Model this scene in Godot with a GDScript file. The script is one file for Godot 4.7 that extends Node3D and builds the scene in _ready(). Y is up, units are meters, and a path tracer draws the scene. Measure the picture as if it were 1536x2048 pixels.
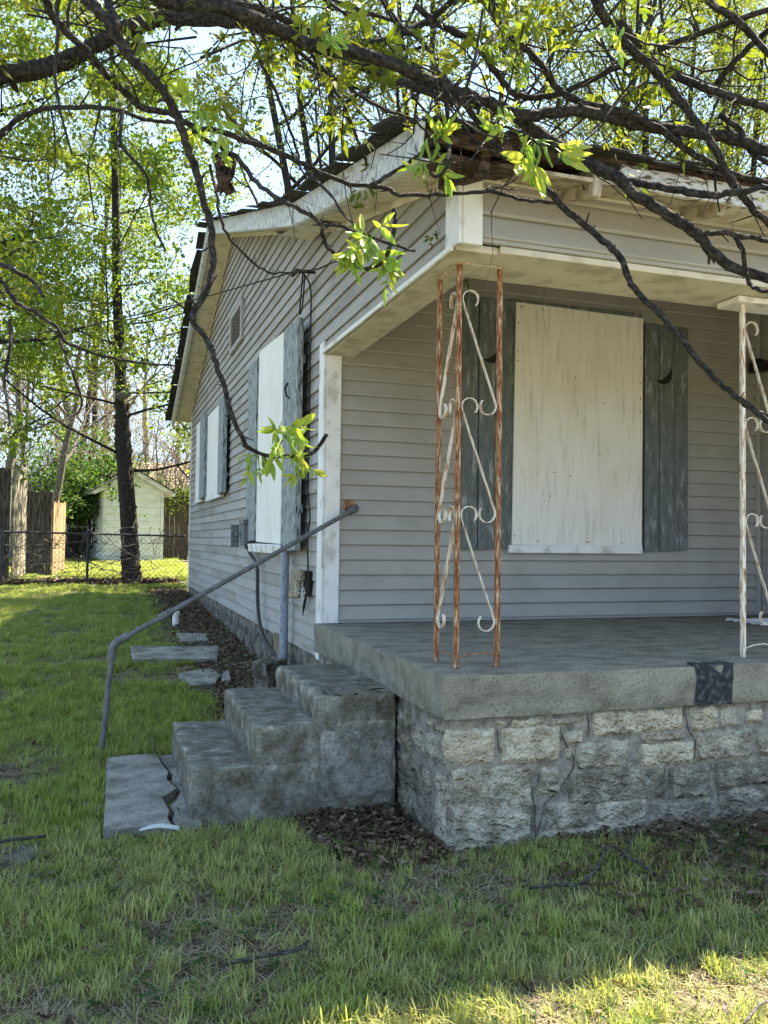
extends Node3D

const XW := 1.657      # plane of the long side wall
const FZ := -6.49      # plane of the porch's back wall
const SZ := -3.84      # plane of the porch's front edge
const CAM_Y := 1.4918

var M := {}
var rng := RandomNumberGenerator.new()
var nz := FastNoiseLite.new()
var nz2 := FastNoiseLite.new()
var nz3 := FastNoiseLite.new()

# ------------------------------------------------------------------ helpers
class MB:
	var v := PackedVector3Array()
	var n := PackedVector3Array()
	var c := PackedColorArray()
	var ix := PackedInt32Array()
	var col := Color.WHITE
	var colored := false

	func tri(a: Vector3, b: Vector3, d: Vector3) -> void:
		var k := v.size()
		var nn := (b - a).cross(d - a).normalized()
		for p in [a, b, d]:
			v.append(p); n.append(nn); c.append(col)
		ix.append_array(PackedInt32Array([k, k + 2, k + 1]))

	func quad(a: Vector3, b: Vector3, d: Vector3, e: Vector3) -> void:
		var k := v.size()
		var nn := (d - a).cross(e - b).normalized()
		for p in [a, b, d, e]:
			v.append(p); n.append(nn); c.append(col)
		ix.append_array(PackedInt32Array([k, k + 2, k + 1, k, k + 3, k + 2]))

	# rows of points, counter-clockwise seen from outside (u along a row, v from row to row), smooth
	func grid(rows: Array, close := false) -> void:
		var h := rows.size()
		var w: int = rows[0].size()
		var k := v.size()
		for j in h:
			for i in w:
				var l: int = i - 1
				var r: int = i + 1
				if close:
					if l < 0: l = w - 2
					if r > w - 1: r = 1
				else:
					l = maxi(l, 0); r = mini(r, w - 1)
				var du: Vector3 = rows[j][r] - rows[j][l]
				var dv: Vector3 = rows[mini(j + 1, h - 1)][i] - rows[maxi(j - 1, 0)][i]
				var nn := du.cross(dv)
				if nn.length_squared() < 1e-14: nn = Vector3.UP
				v.append(rows[j][i]); n.append(nn.normalized()); c.append(col)
		for j in h - 1:
			for i in w - 1:
				var a := k + j * w + i
				ix.append_array(PackedInt32Array([a, a + w + 1, a + 1, a, a + w, a + w + 1]))

	# a box with chamfered edges; b holds its axes, s its full size
	func box(o: Vector3, s: Vector3, b := Basis.IDENTITY, ch := 0.004) -> void:
		var h := s / 2.0
		ch = minf(ch, minf(h.x, minf(h.y, h.z)) * 0.45)
		var ax := [b.x.normalized(), b.y.normalized(), b.z.normalized()]
		for a in 3:
			var u: Vector3 = ax[(a + 1) % 3]
			var w: Vector3 = ax[(a + 2) % 3]
			var hu := h[(a + 1) % 3]
			var hw := h[(a + 2) % 3]
			for sg in [-1.0, 1.0]:
				var m: Vector3 = o + ax[a] * h[a] * sg
				var p := u * (hu - ch)
				var q := w * (hw - ch)
				if sg > 0: quad(m - p - q, m + p - q, m + p + q, m - p + q)
				else: quad(m - p - q, m - p + q, m + p + q, m + p - q)
			# the four edges along axis a
			if ch <= 0.0: continue
			for s1 in [-1.0, 1.0]:
				for s2 in [-1.0, 1.0]:
					var along: Vector3 = ax[a] * (h[a] - ch)
					var e1: Vector3 = o + u * hu * s1 + w * (hw - ch) * s2
					var e2: Vector3 = o + u * (hu - ch) * s1 + w * hw * s2
					if s1 * s2 > 0: quad(e1 - along, e1 + along, e2 + along, e2 - along) if false else quad(e1 + along, e1 - along, e2 - along, e2 + along)
					else: quad(e1 - along, e1 + along, e2 + along, e2 - along)
		if ch > 0.0:
			for sx in [-1.0, 1.0]:
				for sy in [-1.0, 1.0]:
					for sz in [-1.0, 1.0]:
						var X: Vector3 = ax[0] * sx
						var Y: Vector3 = ax[1] * sy
						var Z: Vector3 = ax[2] * sz
						var a1 := o + X * h.x + Y * (h.y - ch) + Z * (h.z - ch)
						var a2 := o + X * (h.x - ch) + Y * h.y + Z * (h.z - ch)
						var a3 := o + X * (h.x - ch) + Y * (h.y - ch) + Z * h.z
						if sx * sy * sz > 0: tri(a1, a2, a3)
						else: tri(a1, a3, a2)

	func bx(lo: Vector3, hi: Vector3, ch := 0.004) -> void:
		box((lo + hi) / 2.0, hi - lo, Basis.IDENTITY, ch)

	func bar(a: Vector3, b: Vector3, w: float, t: float, up := Vector3.UP, ch := 0.003) -> void:
		var d := (b - a).normalized()
		var s := d.cross(up).normalized()
		var u := s.cross(d)
		box((a + b) / 2.0, Vector3((b - a).length(), w, t), Basis(d, u, s), ch)

	func tube(p: Array, r: Array, sides := 8, caps := true, rough := 0.0) -> void:
		var rows := []
		var ref := Vector3.UP
		var d0: Vector3 = (p[1] - p[0]).normalized()
		if absf(d0.dot(ref)) > 0.9: ref = Vector3.RIGHT
		var s := d0.cross(ref).normalized()
		for i in p.size():
			var d: Vector3 = (p[mini(i + 1, p.size() - 1)] - p[maxi(i - 1, 0)]).normalized()
			s = (s - d * s.dot(d)).normalized()
			var u := d.cross(s)
			var row := []
			for k in sides + 1:
				var a := -TAU * (k % sides) / sides
				var rr: float = r[i]
				if rough > 0.0: rr *= 1.0 + rough * sin(i * 2.3 + (k % sides) * 4.1 + 1.7 * sin(i * 0.9))
				row.append(p[i] + (s * cos(a) + u * sin(a)) * rr)
			rows.append(row)
		var flipped := []
		for row in rows:
			row.reverse()
			flipped.append(row)
		grid(flipped, true)
		if caps:
			for e in [0, p.size() - 1]:
				var row: Array = flipped[e]
				for k in sides:
					if e == 0: tri(p[e], row[k + 1], row[k])
					else: tri(p[e], row[k], row[k + 1])

	func extrude(poly: Array, a: Vector3, b: Vector3, ux: Vector3, uy: Vector3, ends := true) -> void:
		# poly: Vector2 points, counter-clockwise when ux x uy points from b to a
		var m := poly.size()
		for i in m:
			var p: Vector3 = ux * poly[i].x + uy * poly[i].y
			var q: Vector3 = ux * poly[(i + 1) % m].x + uy * poly[(i + 1) % m].y
			quad(a + q, a + p, b + p, b + q)
		if ends:
			var t := Geometry2D.triangulate_polygon(PackedVector2Array(poly))
			for i in range(0, t.size(), 3):
				var P := []
				for k in 3: P.append(ux * poly[t[i + k]].x + uy * poly[t[i + k]].y)
				var ccw: bool = (poly[t[i + 1]] - poly[t[i]]).cross(poly[t[i + 2]] - poly[t[i]]) > 0
				if ccw:
					tri(a + P[0], a + P[1], a + P[2]); tri(b + P[0], b + P[2], b + P[1])
				else:
					tri(a + P[0], a + P[2], a + P[1]); tri(b + P[0], b + P[1], b + P[2])

	func done() -> ArrayMesh:
		var a := []
		a.resize(Mesh.ARRAY_MAX)
		a[Mesh.ARRAY_VERTEX] = v
		a[Mesh.ARRAY_NORMAL] = n
		if colored: a[Mesh.ARRAY_COLOR] = c
		a[Mesh.ARRAY_INDEX] = ix
		var m := ArrayMesh.new()
		m.add_surface_from_arrays(Mesh.PRIMITIVE_TRIANGLES, a)
		return m

func lin(r: float, g: float, b: float) -> Color:
	return Color(r, g, b).linear_to_srgb()

func gray(x: float) -> Color:
	return Color(x, x, x)

func thing(called: String, label: String, category: String, at := Vector3.ZERO, group := "") -> Node3D:
	var o := Node3D.new()
	o.name = called
	add_child(o, true)
	if o.name != called: o.name = numbered(called)
	o.position = at
	tag(o, label, category, group)
	return o

var taken := {}
func numbered(called: String) -> String:
	taken[called] = taken.get(called, 0) + 1
	return "%s_%03d" % [called, taken[called]]

func tag(o: Node, label: String, category := "", group := "") -> void:
	o.set_meta("label", label)
	if category: o.set_meta("category", category)
	if group: o.set_meta("group", group)

func where(o: Node) -> Vector3:
	var p := Vector3.ZERO
	while o != self and o != null:
		p += o.position
		o = o.get_parent()
	return p

func named(o: Node, called: String, parent: Node) -> void:
	# each name once under its parent: picket, picket_001 ...
	var key := "%d/%s" % [parent.get_instance_id(), called]
	var k: int = taken.get(key, 0)
	taken[key] = k + 1
	o.name = called if k == 0 else "%s_%03d" % [called, k]
	parent.add_child(o, true)

# a part whose mesh is written in world metres
func part(called: String, mb, mat: Material, parent: Node) -> MeshInstance3D:
	var o := MeshInstance3D.new()
	o.mesh = mb if mb is Mesh else mb.done()
	o.material_override = mat
	named(o, called, parent)
	o.position = -where(parent)
	return o

# a part that shares a mesh, put at a world transform
func put(called: String, mesh: Mesh, mat: Material, parent: Node, tr: Transform3D) -> MeshInstance3D:
	var o := MeshInstance3D.new()
	o.mesh = mesh
	o.material_override = mat
	named(o, called, parent)
	tr.origin -= where(parent)
	o.transform = tr
	return o

func strew(called: String, mesh: Mesh, mat: Material, parent: Node, trs: Array, cols: Array) -> MultiMeshInstance3D:
	var mm := MultiMesh.new()
	mm.transform_format = MultiMesh.TRANSFORM_3D
	mm.use_colors = true
	mm.mesh = mesh
	mm.instance_count = trs.size()
	for i in trs.size():
		mm.set_instance_transform(i, trs[i])
		mm.set_instance_color(i, cols[i])
	var o := MultiMeshInstance3D.new()
	o.multimesh = mm
	o.material_override = mat
	named(o, called, parent)
	if parent != self: o.position = -where(parent)
	o.set_meta("kind", "stuff")
	return o

# ------------------------------------------------------------------ ground
func ramp(x: float, xs: Array, ys: Array) -> float:
	if x <= xs[0]: return ys[0]
	for i in xs.size() - 1:
		if x <= xs[i + 1]:
			return lerpf(ys[i], ys[i + 1], (x - xs[i]) / (xs[i + 1] - xs[i]))
	return ys[-1]

func ground(x: float, z: float) -> float:
	var y := ramp(-z, [4.6, 6.0, 8.6, 11.0, 17.0, 19.0, 26.0, 40.0], [0.0, 0.06, 0.19, 0.27, 0.44, 0.52, 0.8, 1.0])
	if -z < 40.0 and absf(x) < 12.0: y += 0.025 * nz.get_noise_2d(x * 18.0, z * 18.0)
	return y

# ------------------------------------------------------------------ textures and materials
func ntex(sd: int, freq: float, oct: int, stops: Array, w := 512, kind := FastNoiseLite.TYPE_SIMPLEX_SMOOTH, gain := 0.5, ridged := false) -> NoiseTexture2D:
	var f := FastNoiseLite.new()
	f.seed = sd
	f.noise_type = kind
	f.frequency = freq
	f.fractal_octaves = oct
	f.fractal_gain = gain
	f.fractal_type = FastNoiseLite.FRACTAL_RIDGED if ridged else FastNoiseLite.FRACTAL_FBM
	var g := Gradient.new()
	var off := PackedFloat32Array()
	var cl := PackedColorArray()
	for s in stops:
		off.append(s[0]); cl.append(s[1])
	g.offsets = off
	g.colors = cl
	var t := NoiseTexture2D.new()
	t.width = w; t.height = w
	t.seamless = true
	t.seamless_blend_skirt = 0.2
	t.generate_mipmaps = false
	t.noise = f
	t.color_ramp = g
	return t

func mat(tex: Texture2D, sc: Vector3, rough := 0.9, bump: Texture2D = null, cm := 1.0, fine: Texture2D = null, fsc := Vector3.ONE, metal := 0.0) -> StandardMaterial3D:
	var m := StandardMaterial3D.new()
	m.albedo_texture = tex
	m.uv1_triplanar = true
	m.uv1_world_triplanar = true
	m.uv1_triplanar_sharpness = 6.0
	m.uv1_scale = sc
	m.roughness = rough
	m.metallic = metal
	m.metallic_specular = 0.35
	if bump:
		m.heightmap_enabled = true
		m.heightmap_texture = bump
		m.heightmap_scale = cm
	if fine:
		m.detail_enabled = true
		m.detail_albedo = fine
		m.detail_blend_mode = BaseMaterial3D.BLEND_MODE_MUL
		m.detail_uv_layer = BaseMaterial3D.DETAIL_UV_2
		m.uv2_triplanar = true
		m.uv2_world_triplanar = true
		m.uv2_triplanar_sharpness = 6.0
		m.uv2_scale = fsc
	return m

func plainm(c: Color, rough := 0.7, metal := 0.0) -> StandardMaterial3D:
	var m := StandardMaterial3D.new()
	m.albedo_color = c
	m.roughness = rough
	m.metallic = metal
	m.metallic_specular = 0.35
	return m

func leafm(trans: Color, share: float, tint := Color.WHITE) -> StandardMaterial3D:
	var m := StandardMaterial3D.new()
	m.vertex_color_use_as_albedo = true
	m.albedo_color = tint
	m.roughness = 0.55
	m.metallic_specular = 0.3
	m.backlight_enabled = true
	m.backlight = Color(trans.r * share * 2.0, trans.g * share * 2.0, trans.b * share * 2.0).linear_to_srgb()
	m.cull_mode = BaseMaterial3D.CULL_DISABLED
	return m

func make_materials() -> void:
	var grit := ntex(3, 0.08, 5, [[0.0, gray(0.6)], [0.5, gray(0.94)], [1.0, gray(1.0)]])
	var grit2 := ntex(4, 0.03, 6, [[0.15, gray(0.62)], [0.4, gray(0.92)], [0.8, gray(1.0)]], 512, FastNoiseLite.TYPE_SIMPLEX_SMOOTH, 0.65)
	var relief := ntex(5, 0.02, 6, [[0.0, Color.BLACK], [1.0, Color.WHITE]], 1024, FastNoiseLite.TYPE_SIMPLEX_SMOOTH, 0.6)
	var pits := ntex(6, 0.05, 4, [[0.2, Color.BLACK], [0.55, Color.WHITE], [1.0, gray(0.9)]], 512, FastNoiseLite.TYPE_CELLULAR)
	var grain := ntex(7, 0.02, 4, [[0.15, gray(0.35)], [0.45, gray(0.85)], [0.8, gray(1.0)]], 512)
	var chisel := ntex(65, 0.022, 6, [[0.1, Color.BLACK], [0.9, Color.WHITE]], 512, FastNoiseLite.TYPE_SIMPLEX, 0.6, true)
	# wood lap siding of the side wall: grey paint, mildew in streaks
	M.side = mat(ntex(11, 0.008, 6, [[0.14, lin(0.28, 0.262, 0.236)], [0.32, lin(0.355, 0.342, 0.32)], [0.55, lin(0.378, 0.366, 0.346)], [1.0, lin(0.39, 0.38, 0.362)]], 1024, FastNoiseLite.TYPE_SIMPLEX_SMOOTH, 0.6), Vector3(0.35, 0.5, 0.07), 0.7, null, 0.0, ntex(61, 0.02, 6, [[0.16, gray(0.84)], [0.34, gray(0.98)], [1.0, gray(1.0)]], 512, FastNoiseLite.TYPE_SIMPLEX_SMOOTH, 0.65), Vector3(1.6, 3.0, 0.35))
	for k in 3:
		var d: float = [0.93, 1.0, 1.05][k]
		var sc: Color = [Color(1.0, 0.99, 0.975), Color(1, 1, 1), Color(0.985, 0.99, 1.0)][k]
		var m: StandardMaterial3D = M.side.duplicate()
		m.albedo_color = Color(minf(1.0, sc.r * d), minf(1.0, sc.g * d), minf(1.0, sc.b * d))
		M["side%d" % k] = m
	M.front = mat(ntex(12, 0.006, 4, [[0.2, lin(0.335, 0.32, 0.292)], [0.5, lin(0.355, 0.342, 0.316)], [1.0, lin(0.37, 0.359, 0.336)]], 512), Vector3(0.5, 0.5, 0.5), 0.5, null, 0.0, ntex(62, 0.012, 4, [[0.2, gray(0.97)], [0.5, gray(1.0)], [1.0, gray(1.0)]]), Vector3(0.4, 0.8, 0.4))
	M.white = mat(ntex(13, 0.01, 5, [[0.2, lin(0.5, 0.49, 0.46)], [0.42, lin(0.72, 0.72, 0.71)], [1.0, lin(0.80, 0.80, 0.80)]]), Vector3(0.8, 0.8, 0.8), 0.5)
	M.fascia = mat(ntex(14, 0.012, 5, [[0.2, lin(0.30, 0.31, 0.30)], [0.42, lin(0.60, 0.63, 0.64)], [1.0, lin(0.72, 0.75, 0.76)]]), Vector3(0.7, 2.0, 2.0), 0.5, null, 1.0, grit2, Vector3(4, 0.6, 4))
	M.soffit = mat(ntex(15, 0.01, 4, [[0.2, lin(0.42, 0.38, 0.30)], [0.5, lin(0.58, 0.54, 0.45)], [1.0, lin(0.64, 0.60, 0.52)]]), Vector3(0.8, 0.8, 0.8), 0.6)
	M.ply = mat(ntex(16, 0.006, 5, [[0.2, lin(0.74, 0.715, 0.65)], [0.45, lin(0.775, 0.758, 0.705)], [1.0, lin(0.80, 0.79, 0.755)]]), Vector3(0.7, 0.4, 0.7), 0.75, null, 0.0, ntex(17, 0.022, 6, [[0.16, gray(0.86)], [0.32, gray(0.97)], [0.5, gray(0.995)], [1.0, gray(1.0)]], 1024, FastNoiseLite.TYPE_SIMPLEX_SMOOTH, 0.7), Vector3(1.1, 0.06, 1.1))
	M.shutter = mat(ntex(18, 0.018, 6, [[0.2, lin(0.125, 0.142, 0.142)], [0.5, lin(0.165, 0.188, 0.19)], [0.66, lin(0.19, 0.215, 0.217)], [0.72, lin(0.31, 0.335, 0.335)], [1.0, lin(0.40, 0.41, 0.40)]], 1024, FastNoiseLite.TYPE_SIMPLEX_SMOOTH, 0.65), Vector3(0.75, 0.16, 0.75), 0.8, grain, 0.05, grit, Vector3(5.0, 0.5, 5.0))
	M.peeled = mat(ntex(19, 0.02, 6, [[0.28, lin(0.045, 0.055, 0.058)], [0.38, lin(0.13, 0.15, 0.155)], [0.46, lin(0.29, 0.325, 0.325)], [1.0, lin(0.40, 0.43, 0.43)]], 1024, FastNoiseLite.TYPE_SIMPLEX_SMOOTH, 0.7), Vector3(2.0, 0.28, 2.0), 0.85, grain, 0.12)
	M.rust = mat(ntex(20, 0.02, 6, [[0.22, lin(0.12, 0.042, 0.02)], [0.42, lin(0.26, 0.11, 0.05)], [0.56, lin(0.35, 0.18, 0.09)], [0.66, lin(0.43, 0.29, 0.175)], [0.72, lin(0.58, 0.49, 0.37)], [1.0, lin(0.64, 0.58, 0.48)]], 1024, FastNoiseLite.TYPE_SIMPLEX_SMOOTH, 0.62), Vector3(2.6, 0.42, 2.6), 0.85, grit2, 0.06, grit2, Vector3(6, 3, 6))
	M.paintrust = mat(ntex(21, 0.02, 6, [[0.2, lin(0.24, 0.11, 0.055)], [0.34, lin(0.42, 0.27, 0.16)], [0.46, lin(0.58, 0.50, 0.40)], [0.58, lin(0.68, 0.65, 0.59)]], 1024, FastNoiseLite.TYPE_SIMPLEX_SMOOTH, 0.62), Vector3(2.2, 0.4, 2.2), 0.7, grit2, 0.06)
	M.galv = mat(ntex(22, 0.02, 5, [[0.2, lin(0.11, 0.112, 0.114)], [0.5, lin(0.165, 0.168, 0.17)], [1.0, lin(0.21, 0.214, 0.218)]]), Vector3(1, 1, 1), 0.6, null, 0.0, grit2, Vector3(4, 4, 4), 0.25)
	M.pipe = mat(ntex(23, 0.02, 4, [[0.25, lin(0.20, 0.23, 0.28)], [0.5, lin(0.27, 0.31, 0.37)], [1.0, lin(0.33, 0.37, 0.43)]]), Vector3(2, 1, 2), 0.55)
	M.steps = mat(ntex(24, 0.012, 6, [[0.2, lin(0.15, 0.128, 0.085)], [0.36, lin(0.20, 0.186, 0.15)], [0.52, lin(0.26, 0.25, 0.22)], [0.68, lin(0.34, 0.332, 0.298)], [0.88, lin(0.56, 0.55, 0.51)]], 1024, FastNoiseLite.TYPE_SIMPLEX_SMOOTH, 0.7), Vector3(0.45, 0.40, 0.45), 0.95, relief, 0.35, grit2, Vector3(2.6, 2.6, 2.6))
	M.steps.vertex_color_use_as_albedo = true
	M.pad = mat(ntex(25, 0.012, 6, [[0.22, lin(0.14, 0.138, 0.128)], [0.45, lin(0.22, 0.218, 0.205)], [0.62, lin(0.28, 0.278, 0.265)], [1.0, lin(0.38, 0.375, 0.36)]], 512, FastNoiseLite.TYPE_SIMPLEX_SMOOTH, 0.6), Vector3(0.5, 0.5, 0.5), 0.95, relief, 0.3, grit2, Vector3(2.7, 2.7, 2.7))
	M.pad.albedo_color = Color(1.0, 0.99, 0.96)
	M.steps.albedo_color = Color(1.0, 0.992, 0.968)
	M.patch = mat(ntex(67, 0.012, 6, [[0.22, lin(0.13, 0.122, 0.10)], [0.45, lin(0.21, 0.203, 0.18)], [0.62, lin(0.27, 0.262, 0.238)], [1.0, lin(0.40, 0.392, 0.36)]], 512, FastNoiseLite.TYPE_SIMPLEX_SMOOTH, 0.65), Vector3(0.7, 0.7, 0.7), 0.95, relief, 0.5, grit2, Vector3(2.6, 2.6, 2.6))
	M.slab = mat(ntex(26, 0.010, 6, [[0.2, lin(0.15, 0.142, 0.12)], [0.36, lin(0.21, 0.20, 0.168)], [0.52, lin(0.255, 0.242, 0.205)], [0.68, lin(0.285, 0.275, 0.24)], [1.0, lin(0.34, 0.332, 0.295)]], 1024, FastNoiseLite.TYPE_SIMPLEX_SMOOTH, 0.66), Vector3(0.28, 0.5, 0.5), 0.8, relief, 0.15, grit2, Vector3(3.3, 3.3, 3.3))
	M.slab.albedo_color = Color(1.0, 0.993, 0.968)
	for k in 3:
		var a: Array = [[lin(0.36, 0.33, 0.27), lin(0.53, 0.495, 0.42), lin(0.64, 0.61, 0.54)], [lin(0.24, 0.225, 0.195), lin(0.38, 0.36, 0.32), lin(0.54, 0.52, 0.47)], [lin(0.15, 0.142, 0.128), lin(0.24, 0.23, 0.205), lin(0.40, 0.38, 0.345)]][k]
		M["stone%d" % k] = mat(ntex(30 + k, 0.014, 6, [[0.25, a[0]], [0.5, a[1]], [0.78, a[2]], [1.0, a[2]]], 512, FastNoiseLite.TYPE_SIMPLEX_SMOOTH, 0.65), Vector3(0.7, 0.9, 0.7), 0.95, chisel, 2.2, grit2, Vector3(2.6, 3.4, 2.6))
	for k in 3: M["stone%d" % k].albedo_color = Color(1.0, 0.98, 0.93)
	M.mortar = mat(ntex(34, 0.02, 6, [[0.25, lin(0.17, 0.155, 0.13)], [0.5, lin(0.29, 0.268, 0.228)], [1.0, lin(0.42, 0.395, 0.345)]], 512, FastNoiseLite.TYPE_SIMPLEX_SMOOTH, 0.65), Vector3(1.0, 1.0, 1.0), 0.95, relief, 0.9, grit, Vector3(3.5, 3.5, 3.5))
	M.street = mat(ntex(63, 0.02, 5, [[0.25, lin(0.38, 0.37, 0.34)], [0.6, lin(0.47, 0.455, 0.42)]]), Vector3(0.4, 0.4, 0.4), 0.9)
	M.crack = plainm(lin(0.03, 0.027, 0.024), 0.95)
	M.sunk = mat(ntex(66, 0.02, 6, [[0.25, lin(0.06, 0.052, 0.042)], [0.55, lin(0.12, 0.11, 0.092)], [1.0, lin(0.2, 0.19, 0.165)]], 512, FastNoiseLite.TYPE_SIMPLEX_SMOOTH, 0.65), Vector3(0.8, 0.8, 0.8), 0.95, relief, 0.8)
	M.paint_black = mat(ntex(35, 0.02, 5, [[0.25, lin(0.018, 0.020, 0.024)], [0.55, lin(0.034, 0.037, 0.044)], [0.75, lin(0.07, 0.072, 0.076)], [1.0, lin(0.14, 0.14, 0.135)]]), Vector3(2, 2, 2), 0.8, relief, 0.5)
	M.bark = mat(ntex(36, 0.02, 6, [[0.3, lin(0.014, 0.012, 0.011)], [0.5, lin(0.032, 0.028, 0.025)], [0.75, lin(0.07, 0.064, 0.058)], [1.0, lin(0.13, 0.122, 0.115)]], 512, FastNoiseLite.TYPE_SIMPLEX_SMOOTH, 0.65), Vector3(3, 3, 3), 0.95, relief, 2.0)
	M.trunkbark = mat(ntex(64, 0.02, 6, [[0.28, lin(0.03, 0.027, 0.023)], [0.5, lin(0.07, 0.063, 0.054)], [0.75, lin(0.13, 0.12, 0.105)], [1.0, lin(0.18, 0.17, 0.155)]], 512, FastNoiseLite.TYPE_SIMPLEX_SMOOTH, 0.65), Vector3(2.2, 2.2, 2.2), 0.95, relief, 1.5)
	M.trunk = mat(ntex(37, 0.025, 5, [[0.3, lin(0.028, 0.022, 0.018)], [0.5, lin(0.075, 0.062, 0.05)], [0.8, lin(0.14, 0.12, 0.10)]], 512, FastNoiseLite.TYPE_SIMPLEX_SMOOTH, 0.6), Vector3(2.4, 0.9, 2.4), 0.95, relief, 8.0)
	M.palebark = mat(ntex(38, 0.02, 5, [[0.3, lin(0.085, 0.072, 0.062)], [0.6, lin(0.17, 0.15, 0.13)], [1.0, lin(0.25, 0.225, 0.2)]]), Vector3(1.5, 0.8, 1.5), 0.95)
	M.rot = mat(ntex(39, 0.02, 6, [[0.25, lin(0.02, 0.015, 0.012)], [0.5, lin(0.075, 0.05, 0.036)], [0.8, lin(0.16, 0.12, 0.09)]], 512, FastNoiseLite.TYPE_SIMPLEX_SMOOTH, 0.6), Vector3(0.8, 3, 3), 0.95, relief, 2.0)
	M.oldpaint = mat(ntex(40, 0.02, 6, [[0.28, lin(0.10, 0.07, 0.05)], [0.38, lin(0.28, 0.25, 0.22)], [0.46, lin(0.50, 0.50, 0.48)], [1.0, lin(0.64, 0.65, 0.64)]], 512, FastNoiseLite.TYPE_SIMPLEX_SMOOTH, 0.65), Vector3(0.9, 3, 3), 0.9, relief, 0.8)
	M.tanpaint = mat(ntex(41, 0.015, 5, [[0.25, lin(0.24, 0.20, 0.15)], [0.5, lin(0.42, 0.37, 0.29)], [1.0, lin(0.52, 0.47, 0.39)]]), Vector3(1, 1, 1), 0.9, relief, 0.4)
	M.shingle = mat(ntex(42, 0.06, 4, [[0.3, lin(0.012, 0.012, 0.012)], [0.6, lin(0.035, 0.034, 0.033)], [1.0, lin(0.10, 0.10, 0.098)]]), Vector3(2, 2, 2), 0.95, grit2, 0.5)
	M.found = mat(ntex(43, 0.012, 6, [[0.25, lin(0.07, 0.06, 0.045)], [0.5, lin(0.17, 0.155, 0.125)], [0.75, lin(0.27, 0.255, 0.215)], [1.0, lin(0.33, 0.31, 0.27)]], 512, FastNoiseLite.TYPE_SIMPLEX_SMOOTH, 0.6), Vector3(0.8, 0.8, 0.8), 0.95, relief, 2.0, grit2, Vector3(3, 3, 3))
	M.soil = mat(ntex(44, 0.012, 6, [[0.25, lin(0.07, 0.054, 0.038)], [0.45, lin(0.135, 0.112, 0.075)], [0.58, lin(0.15, 0.16, 0.06)], [1.0, lin(0.17, 0.20, 0.065)]], 1024, FastNoiseLite.TYPE_SIMPLEX_SMOOTH, 0.6), Vector3(0.5, 0.5, 0.5), 1.0, relief, 3.0, grit2, Vector3(2.3, 2.3, 2.3))
	M.board = mat(ntex(45, 0.02, 5, [[0.3, lin(0.10, 0.07, 0.045)], [0.5, lin(0.22, 0.17, 0.115)], [1.0, lin(0.34, 0.28, 0.2)]]), Vector3(4, 0.4, 4), 0.9, grain, 0.3)
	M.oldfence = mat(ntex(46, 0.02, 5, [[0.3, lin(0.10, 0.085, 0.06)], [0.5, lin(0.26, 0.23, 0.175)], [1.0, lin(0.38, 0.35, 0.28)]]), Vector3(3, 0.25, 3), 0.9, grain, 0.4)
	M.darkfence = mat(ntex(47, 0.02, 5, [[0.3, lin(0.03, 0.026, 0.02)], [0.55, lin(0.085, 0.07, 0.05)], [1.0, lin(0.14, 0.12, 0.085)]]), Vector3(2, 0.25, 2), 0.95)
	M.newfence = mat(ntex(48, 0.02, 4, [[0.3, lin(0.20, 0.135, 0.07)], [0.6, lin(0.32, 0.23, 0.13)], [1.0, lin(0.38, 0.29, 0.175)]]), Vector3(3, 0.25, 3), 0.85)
	M.shed = mat(ntex(49, 0.01, 4, [[0.2, lin(0.70, 0.70, 0.64)], [0.5, lin(0.78, 0.79, 0.75)], [1.0, lin(0.80, 0.82, 0.80)]]), Vector3(0.6, 0.6, 0.6), 0.8)
	M.roofpink = mat(ntex(50, 0.03, 4, [[0.2, lin(0.18, 0.13, 0.11)], [0.8, lin(0.30, 0.23, 0.20)]]), Vector3(0.5, 1.5, 0.5), 0.95)
	M.black = plainm(lin(0.015, 0.015, 0.016), 0.6)
	M.iron = plainm(lin(0.05, 0.052, 0.055), 0.6, 0.3)
	M.boxgray = mat(ntex(51, 0.02, 4, [[0.2, lin(0.10, 0.115, 0.115)], [0.6, lin(0.16, 0.18, 0.18)]]), Vector3(2, 2, 2), 0.5)
	M.tanbox = mat(ntex(52, 0.02, 4, [[0.2, lin(0.16, 0.13, 0.085)], [0.6, lin(0.28, 0.25, 0.18)]]), Vector3(3, 3, 3), 0.6)
	M.wirewhite = plainm(lin(0.6, 0.6, 0.57), 0.5)
	M.film = plainm(lin(0.42, 0.43, 0.43), 0.4)
	M.pvc = plainm(lin(0.72, 0.72, 0.70), 0.45)
	M.dark = plainm(lin(0.02, 0.02, 0.022), 0.95)
	M.leaf = leafm(Color(1.0, 1.0, 0.45), 0.45)
	M.dry = leafm(Color(1.0, 0.8, 0.5), 0.15)
	M.blade = leafm(Color(1.0, 1.0, 0.4), 0.42)
	for k in 3:
		var a := StandardMaterial3D.new()
		a.albedo_color = [lin(0.20, 0.27, 0.035), lin(0.16, 0.25, 0.038), lin(0.26, 0.29, 0.05)][k]
		a.roughness = 0.5
		a.metallic_specular = 0.35
		a.backlight_enabled = true
		a.backlight = [lin(0.26, 0.34, 0.02), lin(0.21, 0.33, 0.025), lin(0.32, 0.35, 0.03)][k]
		a.cull_mode = BaseMaterial3D.CULL_DISABLED
		a.heightmap_enabled = true
		a.heightmap_texture = grit2
		a.heightmap_scale = 0.05
		a.uv1_triplanar = true
		a.uv1_scale = Vector3(20, 20, 20)
		M["sprig%d" % k] = a

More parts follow.
